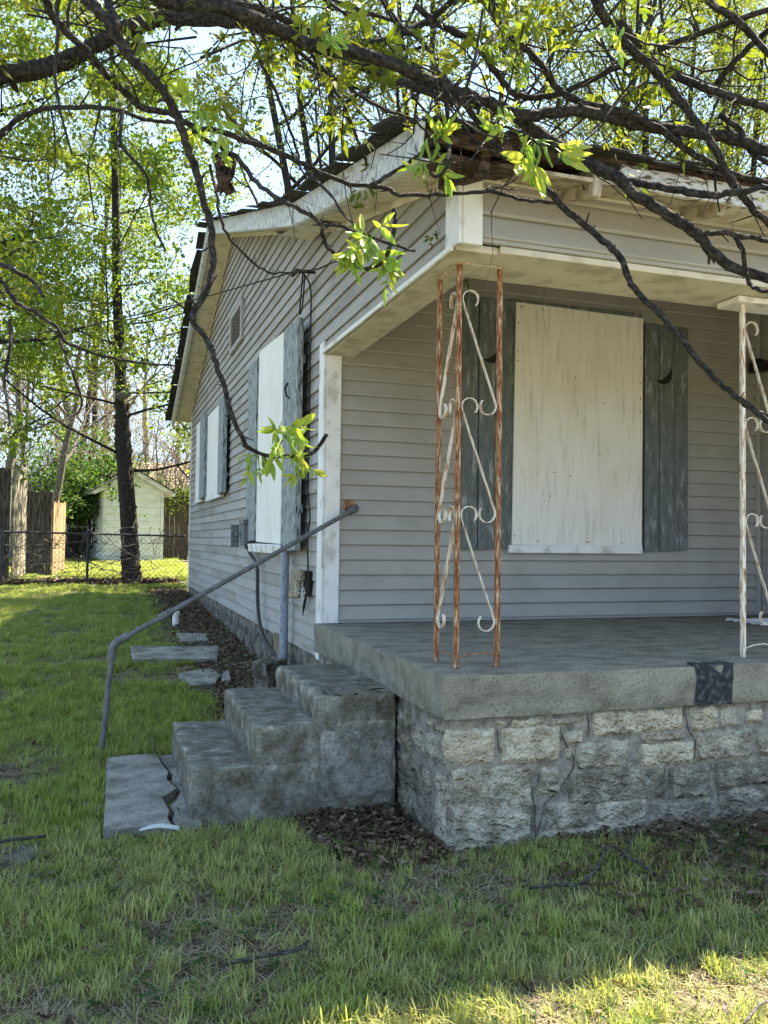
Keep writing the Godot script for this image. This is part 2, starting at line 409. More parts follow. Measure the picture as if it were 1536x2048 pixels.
# a box whose faces are gridded, rounded and worn by noise
func worn(mb: MB, lo: Vector3, hi: Vector3, step := 0.07, rad := 0.03, amp := 0.012, sd := 0.0, skip_bottom := true, wear := 0.0) -> void:
	var c := (lo + hi) / 2.0
	var h := (hi - lo) / 2.0
	for a in 3:
		var ia := (a + 1) % 3
		var ib := (a + 2) % 3
		for sg in [-1.0, 1.0]:
			if skip_bottom and a == 1 and sg < 0: continue
			var nu := maxi(2, int(ceil(2.0 * h[ia] / step)))
			var nv := maxi(2, int(ceil(2.0 * h[ib] / step)))
			var rows := []
			var tone := PackedColorArray()
			for j in nv + 3:
				var row := []
				for i in nu + 3:
					var q := Vector3.ZERO
					q[a] = h[a] * sg
					q[ia] = edge_at(i, nu, h[ia], rad) * (1.0 if sg > 0 else -1.0)
					q[ib] = edge_at(j, nv, h[ib], rad)
					var inner := Vector3(clampf(q.x, -h.x + rad, h.x - rad), clampf(q.y, -h.y + rad, h.y - rad), clampf(q.z, -h.z + rad, h.z - rad))
					var d := (q - inner)
					var nn := d.normalized()
					var p := c + inner + nn * rad
					var k := nz2.get_noise_3d(p.x * 90.0 + sd, p.y * 90.0, p.z * 90.0) + 0.6 * nz2.get_noise_3d(p.x * 320.0, p.y * 320.0 + sd, p.z * 320.0)
					row.append(p + nn * k * amp)
					if wear > 0.0:
						# edges scuffed pale, faces left as they are
						var near := int(h[ia] - absf(q[ia]) < rad * 1.2) + int(h[ib] - absf(q[ib]) < rad * 1.2)
						var e := clampf(0.45 + 1.6 * nz2.get_noise_3d(p.x * 120.0, p.y * 120.0 + sd, p.z * 120.0), 0.0, 1.0) if near > 0 and p.y > 0.12 else 0.0
						var g := clampf(1.0 - wear + wear * e + 0.10 * k, 0.0, 1.0)
						tone.append(Color(g, g, g))
				rows.append(row)
			var from := mb.v.size()
			mb.grid(rows)
			if wear > 0.0:
				mb.colored = true
				for i in tone.size(): mb.c[from + i] = tone[i]

func edge_at(i: int, n: int, h: float, rad: float) -> float:
	# points along -h..h with an extra one just inside each rounded edge
	if i == 0: return -h
	if i == n + 2: return h
	return lerpf(-h + rad, h - rad, float(i - 1) / n)

# one rough-hewn stone standing on a wall: o its lower corner, u and w its edges, out the wall's outward direction
func stone_mesh(o: Vector3, u: Vector3, w: Vector3, out: Vector3, proud: float, rough: float, sd: float) -> MB:
	var mb := MB.new()
	var nu := clampi(int(u.length() / 0.019), 6, 30)
	var nv := clampi(int(w.length() / 0.019), 5, 18)
	var rows := []
	for j in nv + 1:
		var row := []
		for i in nu + 1:
			var s := float(i) / nu
			var t := float(j) / nv
			var p := o + u * s + w * t
			var e := minf(minf(s, 1.0 - s) * u.length(), minf(t, 1.0 - t) * w.length())
			var k := clampf(e / 0.014, 0.0, 1.0)
			var f := nz2.get_noise_3d(p.x * 60.0 + sd, p.y * 60.0, p.z * 60.0)
			var g := nz2.get_noise_3d(p.x * 210.0, p.y * 260.0 + sd, p.z * 210.0)
			var ch := nz3.get_noise_3d(p.x + sd, p.y * 1.25, p.z)
			var hgt := -0.02 + (proud + 0.02) * sqrt(k) + k * rough * (0.45 * f + 0.3 * g + 0.75 * (ch + 0.45))
			var jig := (1.0 - k) * 0.030
			p += u.normalized() * nz2.get_noise_2d(p.y * 160.0 + sd, p.x * 40.0 + p.z * 40.0) * jig + w.normalized() * nz2.get_noise_2d(p.x * 160.0 + p.z * 160.0, sd) * jig
			row.append(p + out * hgt)
		rows.append(row)
	mb.grid(rows)
	return mb

# ------------------------------------------------------------------ the house
func roof_y(z: float) -> float:          # underside of the roof at depth z
	if z < -11.77: return 5.72 - 0.331 * (-11.77 - z)
	if z < -6.13: return 5.72 - 0.331 * (z + 11.77)
	return 3.853 - 0.2415 * (z + 6.13)

func lap_z(mb: MB, z0: float, z1: float, z0t: float, z1t: float, y: float, h: float, sag := 0.0) -> void:
	# one clapboard of the side wall, faces -x; its top may be cut by the gable
	var xb := XW - 0.021
	var xt := XW - 0.001
	var t := 0.013
	var n := 12
	var rows := [[], []]
	var under := [[], []]
	for i in n + 1:
		var s := float(i) / n
		var zb := lerpf(z0, z1, s)
		var zt := lerpf(z0t, z1t, s)
		var w := 0.003 * nz2.get_noise_2d(zb * 12.0, y * 300.0) - sag * sin(s * PI)
		rows[0].append(Vector3(xb + 0.0015 * nz2.get_noise_2d(zb * 12.0, y * 200.0), y + w, zb))
		rows[1].append(Vector3(xt, y + h, zt))
		under[0].append(Vector3(xb + t, y + w, zb))
		under[1].append(rows[0][i])
	mb.grid(rows); mb.grid(under)
	mb.quad(Vector3(xt + 0.01, y + h, z1t), rows[1][n], rows[0][n], Vector3(xb + t, y, z1))

func lap_x(mb: MB, x0: float, x1: float, zf: float, y: float, h: float) -> void:
	# one vinyl course facing +z: a flat face that rolls under at its lower edge
	var a := [[-0.006, 0.016], [0.020, 0.0], [0.031, 0.005], [0.032, 0.014], [0.020, 0.05], [0.002, h - 0.004], [-0.004, h + 0.010]]
	var rows := []
	for p in a:
		rows.append([Vector3(x0, y + p[1], zf + p[0]), Vector3((x0 + x1) / 2.0, y + p[1], zf + p[0]), Vector3(x1, y + p[1], zf + p[0])])
	for k in a.size() - 1:
		mb.quad(rows[k][0], rows[k][2], rows[k + 1][2], rows[k + 1][0])

func make_house() -> void:
	var h := thing("bungalow", "grey lap-sided bungalow with boarded windows and a rotting porch roof", "house", Vector3(XW, 0, FZ))
	var core := MB.new()
	core.bx(Vector3(XW + 0.01, 0.3, -17.03), Vector3(9.0, 3.95, FZ - 0.012), 0)
	# gable prism over the walls
	core.extrude([Vector2(-17.03, 3.955), Vector2(-11.77, 5.70), Vector2(-6.13, 3.84), Vector2(-6.5, 3.7), Vector2(-6.5, 3.955)].map(func(p): return Vector2(-p.x, p.y)), Vector3(XW + 0.01, 0, 0), Vector3(9.0, 0, 0), Vector3(0, 0, -1), Vector3(0, 1, 0))
	part("wall", core, M.dark, h)
	# the beam over the porch, left and front, and the wall that closes the porch on the right
	var beam := MB.new()
	beam.extrude([Vector2(3.85, 2.985), Vector2(3.85, 3.28), Vector2(6.13, 3.84), Vector2(6.49, 3.84), Vector2(6.49, 2.985)], Vector3(XW + 0.01, 0, 0), Vector3(XW + 0.21, 0, 0), Vector3(0, 0, -1), Vector3(0, 1, 0))
	beam.bx(Vector3(XW + 0.21, 2.985, -4.26), Vector3(9.0, 3.27, SZ - 0.012), 0)
	part("porch_beam", beam, M.dark, h)
	var bs := MB.new()
	bs.bx(Vector3(XW - 0.012, 2.945, -6.47), Vector3(XW + 0.215, 2.983, SZ - 0.02), 0.004)
	bs.bx(Vector3(XW + 0.217, 2.947, -4.27), Vector3(9.0, 2.983, SZ + 0.006), 0.004)
	part("beam_soffit", bs, M.soffit, h)
	var ce := MB.new()
	ce.extrude([Vector2(4.2, 3.26), Vector2(6.49, 3.80), Vector2(6.49, 3.84), Vector2(4.2, 3.30)].map(func(p): return Vector2(p.x, p.y)), Vector3(XW + 0.2, 0, 0), Vector3(9.0, 0, 0), Vector3(0, 0, -1), Vector3(0, 1, 0))
	part("porch_ceiling", ce, M.tanpaint, h)
	# clapboards of the side wall and gable
	var e := 0.119
	var y := 0.57
	while y < 5.66:
		var mb := MB.new()
		var zr := [[-17.045, -6.502], [-17.045, -6.502]]
		for k in 2:
			var yy: float = y + e * k
			if y > 2.93: zr[k][1] = -3.87
			zr[k][0] = maxf(-17.045, -11.77 - (5.70 - yy) / 0.331)
			var lim: float
			if yy <= 3.84: lim = -6.13 - (yy - 3.84) / 0.2415 - 0.03
			else: lim = -11.77 + (5.70 - yy) / 0.331
			if y > 2.93: zr[k][1] = minf(zr[k][1], lim)
		if zr[1][1] < zr[1][0] + 0.02:
			zr[1][0] = -11.78; zr[1][1] = -11.76
		# each course is two or three lengths, butted with a hairline gap
		var cuts := [zr[0][0]]
		if zr[0][1] - zr[0][0] > 6.0:
			cuts.append(lerpf(zr[0][0], zr[0][1], 0.30 + 0.14 * sin(y * 37.0)))
			cuts.append(lerpf(zr[0][0], zr[0][1], 0.70 + 0.13 * sin(y * 53.0)))
		cuts.append(zr[0][1])
		for q in cuts.size() - 1:
			mb = MB.new()
			var first := q == 0
			var last := q == cuts.size() - 2
			var za: float = cuts[q] + (0.0 if first else 0.002)
			var zb: float = cuts[q + 1] - (0.0 if last else 0.002)
			lap_z(mb, za, zb, zr[1][0] if first else za, zr[1][1] if last else zb, y - 0.0025 * (0.5 + 0.5 * sin(y * 91.0 + q * 2.1)), e + 0.006, 0.003 if y < 1.2 else 0.0)
			part("siding_board", mb, M["side%d" % ((int(y * 1000.0) + q * 7) % 3)], h)
		y += e
	# vinyl courses of the porch's back wall and the beam's face
	y = 0.862
	while y < 3.75:
		var mb := MB.new()
		lap_x(mb, XW + 0.11, 5.815, FZ, y, 0.119)
		part("siding_board", mb, M.front, h)
		y += 0.119
	y = 3.005
	for k in 3:
		var mb := MB.new()
		lap_x(mb, XW + 0.094, 9.0, SZ, y, 0.119 if k < 2 else 0.04)
		part("siding_board", mb, M.front, h)
		y += 0.119
	y = 0.862
	while y < 3.7:
		var mb := MB.new()
		mb.quad(Vector3(5.875, y + 0.119, -6.48), Vector3(5.855, y, -6.48), Vector3(5.855, y, -4.3), Vector3(5.875, y + 0.119, -4.3))
		mb.quad(Vector3(5.855, y, -6.48), Vector3(5.89, y, -6.48), Vector3(5.89, y, -4.3), Vector3(5.855, y, -4.3))
		part("siding_board", mb, M.front, h)
		y += 0.119
	var sw := MB.new()
	sw.bx(Vector3(5.88, 0.842, -6.6), Vector3(9.0, 3.75, -4.29), 0)
	part("wall", sw, M.front, h)
	# trims
	var t := MB.new()
	t.bx(Vector3(XW - 0.03, 0.555, -6.60), Vector3(XW - 0.006, 3.06, -6.455), 0.003)
	t.bx(Vector3(XW - 0.004, 0.845, -6.484), Vector3(XW + 0.113, 3.055, -6.44), 0.003)
	part("corner_trim", t, M.white, h)
	t = MB.new()
	t.bx(Vector3(XW - 0.034, 2.955, -3.96), Vector3(XW - 0.012, 3.30, -3.792), 0.003)
	t.bx(Vector3(XW - 0.010, 2.957, -3.838), Vector3(XW - 0.01 + 0.107, 3.335, -3.792), 0.003)
	part("corner_trim", t, M.white, h)
	t = MB.new()
	t.bx(Vector3(XW - 0.03, 0.5, -17.08), Vector3(XW - 0.004, 4.0, -17.02), 0.003)
	part("corner_trim", t, M.white, h)
	t = MB.new()
	t.bx(Vector3(5.815, 0.845, -6.484), Vector3(5.853, 3.7, -6.44), 0.003)
	part("corner_trim", t, M.front, h)
	t = MB.new()
	t.bx(Vector3(XW + 0.10, 3.27, SZ - 0.01), Vector3(9.0, 3.315, SZ + 0.022), 0.004)
	part("eave_trim", t, M.soffit, h)
	t = MB.new()
	t.bx(Vector3(XW + 0.11, 0.843, FZ - 0.01), Vector3(5.815, 0.862, FZ + 0.02), 0.003)
	part("starter_strip", t, M.front, h)
	t = MB.new()
	t.bx(Vector3(XW + 0.10, 2.985, SZ - 0.01), Vector3(9.0, 3.006, SZ + 0.02), 0.003)
	part("starter_strip", t, M.front, h)
	t = MB.new()
	t.bar(Vector3(XW - 0.035, 2.972, -6.47), Vector3(XW - 0.035, 2.955, -3.87), 0.03, 0.02)
	part("starter_strip", t, M.white, h)
	# foundation: plastered stone under the side wall, bricked-up and patched near the corner
	t = MB.new()
	worn(t, Vector3(XW - 0.01, -0.2, -17.0), Vector3(XW + 0.4, 0.575, -8.25), 0.16, 0.03, 0.03, 3.0)
	part("foundation", t, M.found, h)
	t = MB.new()
	worn(t, Vector3(XW - 0.008, -0.2, -7.80), Vector3(XW + 0.4, 0.575, -6.4), 0.12, 0.02, 0.02, 9.0)
	part("foundation", t, M.found, h)
	t = MB.new()
	t.box(Vector3(XW - 0.02, 0.34, -8.02), Vector3(0.025, 0.5, 0.40), Basis(Vector3.UP, 0.06), 0.003)
	part("patch_board", t, M.board, h)
	make_roof(h)
	make_windows(h)

func make_roof(h: Node3D) -> void:
	var zs := [-17.62, -11.77, -6.13, -3.48]
	var deck := MB.new()
	var under := []
	var over := []
	for z in zs:
		under.append(Vector2(-z, roof_y(z) + 0.08))
		over.push_front(Vector2(-z, roof_y(z) + 0.13))
	# front to back along -z, so ux = -z
	under.reverse(); over.reverse()
	var poly := under + over
	deck.extrude(poly, Vector3(1.318, 0, 0), Vector3(9.6, 0, 0), Vector3(0, 0, -1), Vector3(0, 1, 0))
	part("roof_deck", deck, M.rot, h)
	var sh := MB.new()
	under = []
	over = []
	for z in [-17.66, -11.77, -6.13, -3.44]:
		under.append(Vector2(-z, roof_y(z) + 0.133))
		over.push_front(Vector2(-z, roof_y(z) + 0.15))
	under.reverse(); over.reverse()
	sh.extrude(under + over, Vector3(1.30, 0, 0), Vector3(9.65, 0, 0), Vector3(0, 0, -1), Vector3(0, 1, 0))
	part("roof", sh, M.shingle, h)
	# ragged shingle ends along the rake and the front eave
	var k := 0
	rng.seed = 77
	var z := -17.6
	while z < -3.5:
		var mb := MB.new()
		var l := rng.randf_range(0.22, 0.5)
		var yy := roof_y(z) + 0.150 + rng.randf_range(0.0, 0.012)
		var sl := atan2(roof_y(z) - roof_y(z + l), l)
		mb.box(Vector3(1.335 - rng.randf_range(0.01, 0.05), yy - 0.004, z), Vector3(0.24, rng.randf_range(0.008, 0.02), l * 1.15), Basis(Vector3.RIGHT, sl + rng.randf_range(-0.01, 0.04)) * Basis(Vector3.UP, rng.randf_range(-0.08, 0.08)) * Basis(Vector3.BACK, rng.randf_range(-0.03, 0.1)), 0.002)
		part("shingle", mb, M.shingle, h)
		z += l
	var x := 1.34
	while x < 6.5:
		var mb := MB.new()
		var w := rng.randf_range(0.12, 0.24)
		var far := rng.randf_range(-0.01, 0.03)
		mb.box(Vector3(x + w / 2, roof_y(-3.5) + 0.148 + rng.randf_range(-0.006, 0.008), -3.5 + far), Vector3(w - 0.006, 0.014, 0.2), Basis(Vector3.RIGHT, 0.235 + rng.randf_range(0.0, 0.22)) * Basis(Vector3.BACK, rng.randf_range(-0.03, 0.03)), 0.002)
		part("shingle", mb, M.shingle, h)
		x += w
	# rake fascia, three runs
	var runs := [[-17.62, -11.77], [-11.765, -6.16], [-6.11, -3.46]]
	for r in runs:
		var mb := MB.new()
		var a := Vector3(1.302, roof_y(r[0]) + 0.052, r[0])
		var b := Vector3(1.302, roof_y(r[1] - 0.001) + 0.052, r[1])
		mb.bar(a, b, 0.165, 0.022, Vector3.UP, 0.004)
		# folded lower lip
		mb.bar(a + Vector3(0.022, -0.085, 0), b + Vector3(0.022, -0.085, 0), 0.012, 0.05, Vector3.UP, 0.002)
		part("rake_fascia", mb, M.fascia, h)
	# soffit panels under the rake, each with its grooves
	for r in [[-17.5, -11.78], [-11.76, -6.17], [-6.1, -3.86]]:
		var n := int(roundf((r[1] - r[0]) / 0.2))
		for i in n:
			var mb := MB.new()
			var za: float = lerpf(r[0], r[1], float(i) / n)
			var zb: float = lerpf(r[0], r[1], float(i + 1) / n)
			for q in 2:
				var z0 := lerpf(za, zb, q * 0.5)
				var z1 := lerpf(za, zb, q * 0.5 + 0.5)
				var sl := (z1 - z0) * 0.15
				var xs := [1.318, XW - 0.005]
				# hanging panel: its face down, a groove at either end
				var f := func(xx: float, zz: float, d: float) -> Vector3: return Vector3(xx, roof_y(zz) + 0.012 + d, zz)
				mb.quad(f.call(xs[0], z0 + sl, 0.0), f.call(xs[1], z0 + sl, 0.0), f.call(xs[1], z1 - sl, 0.0), f.call(xs[0], z1 - sl, 0.0))
				mb.quad(f.call(xs[0], z0, 0.02), f.call(xs[1], z0, 0.02), f.call(xs[1], z0 + sl, 0.0), f.call(xs[0], z0 + sl, 0.0))
				mb.quad(f.call(xs[0], z1 - sl, 0.0), f.call(xs[1], z1 - sl, 0.0), f.call(xs[1], z1, 0.02), f.call(xs[0], z1, 0.02))
			part("soffit_panel", mb, M.soffit, h)
	# tan band where siding and soffit meet
	for r in [[-17.05, -11.78], [-11.76, -6.15], [-6.1, -3.9]]:
		var mb := MB.new()
		mb.bar(Vector3(XW - 0.028, roof_y(r[0]) - 0.012, r[0]), Vector3(XW - 0.028, roof_y(r[1]) - 0.012, r[1]), 0.045, 0.016, Vector3.UP, 0.002)
		part("gable_trim", mb, M.soffit, h)
	# boxed return where the main roof stops and the porch roof begins
	var mb := MB.new()
	mb.extrude([Vector2(5.95, 3.80), Vector2(6.85, 3.99), Vector2(7.05, 4.10), Vector2(6.1, 3.83)].map(func(p): return p), Vector3(1.33, 0, 0), Vector3(XW - 0.045, 0, 0), Vector3(0, 0, -1), Vector3(0, 1, 0))
	part("eave_return", mb, M.soffit, h)
	# the open, rotting front eave: rafter tails, sheathing and what is left of the fascia
	for xx in [1.62, 2.22, 2.95, 3.75, 4.5, 5.3]:
		mb = MB.new()
		var a := Vector3(xx, roof_y(-4.0) + 0.02, -3.99)
		var b := Vector3(xx + 0.02, roof_y(-3.5) + 0.015, -3.52)
		mb.bar(a, b, 0.13, 0.05, Vector3.UP, 0.006)
		part("rafter_tail", mb, M.rot if xx < 2.0 else M.tanpaint, h)
	for r in [[1.36, 1.84], [1.86, 2.62], [2.64, 3.4], [3.42, 9.0]]:
		mb = MB.new()
		worn(mb, Vector3(r[0], 0, -0.2), Vector3(r[1], 0.022, 0.13), 0.12, 0.006, 0.006, r[0], false)
		var o := part("sheathing_board", mb, M.rot if r[0] < 1.5 else M.tanpaint, h)
		o.transform = Transform3D(Basis(Vector3.RIGHT, 0.237), Vector3(0, roof_y(-3.66) + 0.008, -3.66) - where(h))
	mb = MB.new()
	worn(mb, Vector3(1.33, -0.04, -0.014), Vector3(1.9, 0.04, 0.014), 0.06, 0.008, 0.010, 5.0, false)
	var f1 := part("fascia_board", mb, M.rot, h)
	f1.transform = Transform3D(Basis(Vector3.BACK, -0.03), Vector3(0.0, roof_y(-3.5) + 0.14, -3.485) - where(h))
	mb = MB.new()
	worn(mb, Vector3(2.33, -0.055, -0.014), Vector3(4.6, 0.055, 0.014), 0.07, 0.006, 0.008, 8.0, false)
	var f2 := part("fascia_board", mb, M.oldpaint, h)
	f2.transform = Transform3D(Basis(Vector3.BACK, -0.004), Vector3(0.0, roof_y(-3.5) + 0.055, -3.482) - where(h))
	mb = MB.new()
	for i in 14:
		var x0 := 3.06 + i * 0.2
		mb.quad(Vector3(x0, 3.27, -3.82), Vector3(x0 + 0.185, 3.27, -3.82), Vector3(x0 + 0.185, 3.235 - 0.004 * (i % 3), -3.52), Vector3(x0, 3.235 - 0.004 * (i % 2), -3.52))
		mb.quad(Vector3(x0 + 0.185, 3.27, -3.82), Vector3(x0 + 0.2, 3.282, -3.82), Vector3(x0 + 0.2, 3.247, -3.52), Vector3(x0 + 0.185, 3.235, -3.52))
	part("soffit_panel", mb, M.soffit, h)

func plank_set(parent: Node, lo: Vector3, wid: Array, ht: float, th: float, along: Vector3, out: Vector3, m: Material, tilt := 0.0, moon := Vector3.ZERO) -> void:
	# upright planks side by side; lo is the lower back corner, along runs sideways, out away from the wall
	var s := 0.0
	for k in wid.size():
		var mb := MB.new()
		var w: float = wid[k]
		var c := lo + along * (s + w / 2.0) + Vector3.UP * (ht / 2.0 + 0.006 * sin(k * 5.0)) + out * (th / 2.0 + 0.002 * (k % 2))
		if moon.z > 0.0 and absf(c.x - moon.x) < w / 2.0 + moon.z:
			# a plank with its share of the new-moon cutout sawn through it
			var pl := CSGBox3D.new()
			pl.size = Vector3(w - 0.008, ht + 0.02 * sin(k * 2.3 + 1.0), th)
			pl.material = m
			var hole := CSGPolygon3D.new()
			hole.name = "cutout"
			hole.polygon = crescent(moon.z)
			hole.depth = 0.2
			hole.operation = CSGShape3D.OPERATION_SUBTRACTION
			hole.material = m
			hole.position = Vector3(moon.x - c.x, moon.y - c.y, 0.1)
			pl.add_child(hole)
			named(pl, "plank", parent)
			pl.position = c - where(parent)
			s += w
			continue
		mb.box(c, Vector3(w - 0.008, ht + 0.02 * sin(k * 2.3 + 1.0), th), Basis(along, Vector3.UP, along.cross(Vector3.UP)) * Basis(Vector3.BACK, tilt), 0.004)
		part("plank", mb, m, parent)
		s += w
	var bt := MB.new()
	for f in [0.18, 0.82]:
		bt.box(lo + along * s / 2.0 + Vector3.UP * ht * f - out * 0.012, Vector3(s * 0.9, 0.07, 0.022), Basis(along, Vector3.UP, along.cross(Vector3.UP)), 0.002)
	part("batten", bt, m, parent)

func holder(called: String, parent: Node, label := "") -> Node3D:
	var o := Node3D.new()
	named(o, called, parent)
	if label: o.set_meta("label", label)
	return o

func crescent(r: float) -> PackedVector2Array:
	# outline of a new moon, its bowl to the lower right
	var outer := []
	for i in 15:
		var a := lerpf(-2.5, 0.75, i / 14.0)
		outer.append(Vector2(cos(a) * r, sin(a) * r))
	var out := PackedVector2Array(outer)
	for i in range(13, 0, -1):
		var k := sin(i / 14.0 * PI)
		out.append(outer[i] * (1.0 - 0.36 * k) + Vector2(-0.16 * r, 0.2 * r) * k)
	return out

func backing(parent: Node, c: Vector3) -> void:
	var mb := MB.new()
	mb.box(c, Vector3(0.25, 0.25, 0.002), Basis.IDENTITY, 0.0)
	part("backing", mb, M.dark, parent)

func make_windows(h: Node3D) -> void:
	var X := Vector3.RIGHT
	var Zb := Vector3.BACK
	# porch window
	var w := holder("window", h, "boarded porch window between moon-cut shutters")
	var f := MB.new()
	f.bx(Vector3(3.245, 1.43, FZ + 0.005), Vector3(4.55, 3.555, FZ + 0.045), 0.004)
	part("frame", f, M.shutter, w)
	var b := MB.new()
	var zf := FZ + 0.068
	var c := [Vector3(3.262, 1.475, zf), Vector3(4.532, 1.462, zf), Vector3(4.545, 3.505, zf), Vector3(3.288, 3.527, zf)]
	var bk := Vector3(0, 0, -0.018)
	b.quad(c[0], c[1], c[2], c[3])
	for k in 4: b.quad(c[k] + bk, c[(k + 1) % 4] + bk, c[(k + 1) % 4], c[k])
	part("plywood_sheet", b, M.ply, w)
	rng.seed = 5
	for k in 22:
		var nl := MB.new()
		var s := rng.randf()
		var p: Vector3 = [c[0].lerp(c[1], s), c[1].lerp(c[2], s), c[2].lerp(c[3], s), c[3].lerp(c[0], s)][k % 4]
		p = p.lerp((c[0] + c[2]) / 2.0, 0.035 if k < 16 else rng.randf_range(0.2, 0.7))
		nl.tube([p - Vector3(0, 0, 0.001), p + Vector3(0, 0, 0.003)], [0.007, 0.006], 6)
		part("nail", nl, M.iron, w)
	b = MB.new()
	b.bx(Vector3(3.235, 1.405, FZ + 0.02), Vector3(4.54, 1.472, FZ + 0.078), 0.005)
	part("sill", b, M.white, w)
	var s1 := holder("shutter", h, "left porch shutter with a moon cutout")
	plank_set(s1, Vector3(2.80, 1.44, FZ + 0.035), [0.15, 0.155, 0.15], 2.10, 0.022, X, Zb, M.shutter, 0.0, Vector3(3.06, 3.09, 0.10))
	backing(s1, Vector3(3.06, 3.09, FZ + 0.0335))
	var s2 := holder("shutter", h, "right porch shutter with a moon cutout")
	plank_set(s2, Vector3(4.565, 1.44, FZ + 0.04), [0.155, 0.158, 0.155], 2.02, 0.022, X, Zb, M.shutter, 0.0, Vector3(4.76, 3.03, 0.10))
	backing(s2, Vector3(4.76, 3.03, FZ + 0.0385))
	# big window of the side wall
	w = holder("window", h, "large boarded side window with peeling shutters")
	f = MB.new()
	f.bx(Vector3(XW - 0.05, 1.47, -9.12), Vector3(XW - 0.02, 3.46, -7.55), 0.004)
	part("frame", f, M.peeled, w)
	b = MB.new()
	var xb := XW - 0.085
	c = [Vector3(xb, 1.47, -9.10), Vector3(xb, 1.45, -7.60), Vector3(xb, 3.42, -7.60), Vector3(xb, 3.515, -9.08)]
	bk = Vector3(0.018, 0, 0)
	b.quad(c[0], c[1], c[2], c[3])
	for k in 4: b.quad(c[k] + bk, c[(k + 1) % 4] + bk, c[(k + 1) % 4], c[k])
	part("plywood_sheet", b, M.ply, w)
	b = MB.new()
	b.box(Vector3(XW - 0.07, 1.405, -8.50), Vector3(0.10, 0.085, 1.78), Basis(Vector3.BACK, 0.12), 0.005)
	part("sill", b, M.white, w)
	b = MB.new()
	b.tube([Vector3(xb - 0.05, 2.87, -7.33), Vector3(xb - 0.075, 2.82, -7.31), Vector3(xb - 0.07, 2.75, -7.28), Vector3(xb - 0.045, 2.72, -7.26)], [0.01, 0.012, 0.012, 0.008], 6)
	part("hook", b, M.iron, w)
	var NX := Vector3.LEFT
	var s3 := holder("shutter", h, "near peeling shutter of the large side window")
	plank_set(s3, Vector3(XW - 0.075, 1.40, -7.585), [0.20, 0.21, 0.20], 1.98, 0.05, Zb, NX, M.peeled)
	var s4 := holder("shutter", h, "far peeling shutter of the large side window")
	plank_set(s4, Vector3(XW - 0.06, 1.48, -9.66), [0.19, 0.19, 0.175], 1.97, 0.045, Zb, NX, M.peeled)
	# small pair of windows farther back
	for q in [[-13.83, -12.18, 2.16, 3.46, -12.15, -11.66], [-15.58, -14.62, 2.19, 3.53, -14.56, -13.92]]:
		w = holder("window", h, "boarded window near the back corner of the side wall")
		f = MB.new()
		f.bx(Vector3(XW - 0.045, q[2], q[0] - 0.06), Vector3(XW - 0.02, q[3] + 0.02, q[1] + 0.06), 0.004)
		part("frame", f, M.peeled, w)
		b = MB.new()
		b.bx(Vector3(XW - 0.075, q[2] + 0.01, q[0]), Vector3(XW - 0.055, q[3], q[1]), 0.002)
		part("plywood_sheet", b, M.ply, w)
		b = MB.new()
		b.bx(Vector3(XW - 0.085, q[2] - 0.07, q[0] - 0.05), Vector3(XW - 0.02, q[2] + 0.005, q[1] + 0.02), 0.004)
		part("sill", b, M.white, w)
		var s := holder("shutter", h)
		plank_set(s, Vector3(XW - 0.06, q[2] - 0.03, q[4]), [(q[5] - q[4]) / 3, (q[5] - q[4]) / 3, (q[5] - q[4]) / 3], q[3] - q[2] + 0.03, 0.06, Zb, NX, M.peeled)
	# attic vent
	var v := holder("gable_vent", h)
	f = MB.new()
	for r in [[-11.68, -11.60, 4.03, 4.54], [-10.72, -10.64, 4.03, 4.54]]:
		f.bx(Vector3(XW - 0.055, r[2], r[0]), Vector3(XW - 0.012, r[3], r[1]), 0.004)
	f.bx(Vector3(XW - 0.053, 4.48, -11.68), Vector3(XW - 0.014, 4.54, -10.64), 0.004)
	f.bx(Vector3(XW - 0.053, 4.01, -11.68), Vector3(XW - 0.014, 4.07, -10.64), 0.004)
	part("frame", f, M.side, v)
	b = MB.new()
	b.bx(Vector3(XW - 0.026, 4.05, -11.62), Vector3(XW - 0.018, 4.5, -10.7), 0)
	part("screen", b, M.dark, v)
	for k in 9:
		b = MB.new()
		b.box(Vector3(XW - 0.04, 4.10 + k * 0.046, -11.16), Vector3(0.028, 0.007, 0.90), Basis(Vector3.BACK, 0.7), 0.001)
		part("slat", b, M.oldpaint, v)

# ------------------------------------------------------------------ porch, steps and pad
func px_stone(u: float, v: float) -> Vector3:
	# measured layout of the front wall: u, v in wall units
	var f := (u - 300.0) / 1236.0
	return Vector3(1.615 + f * (1.615 + 0.30 * f), 0.626 - 0.676 * (v - (465.0 - 72.0 * f)) / (520.0 - 68.0 * f), SZ - 0.02)

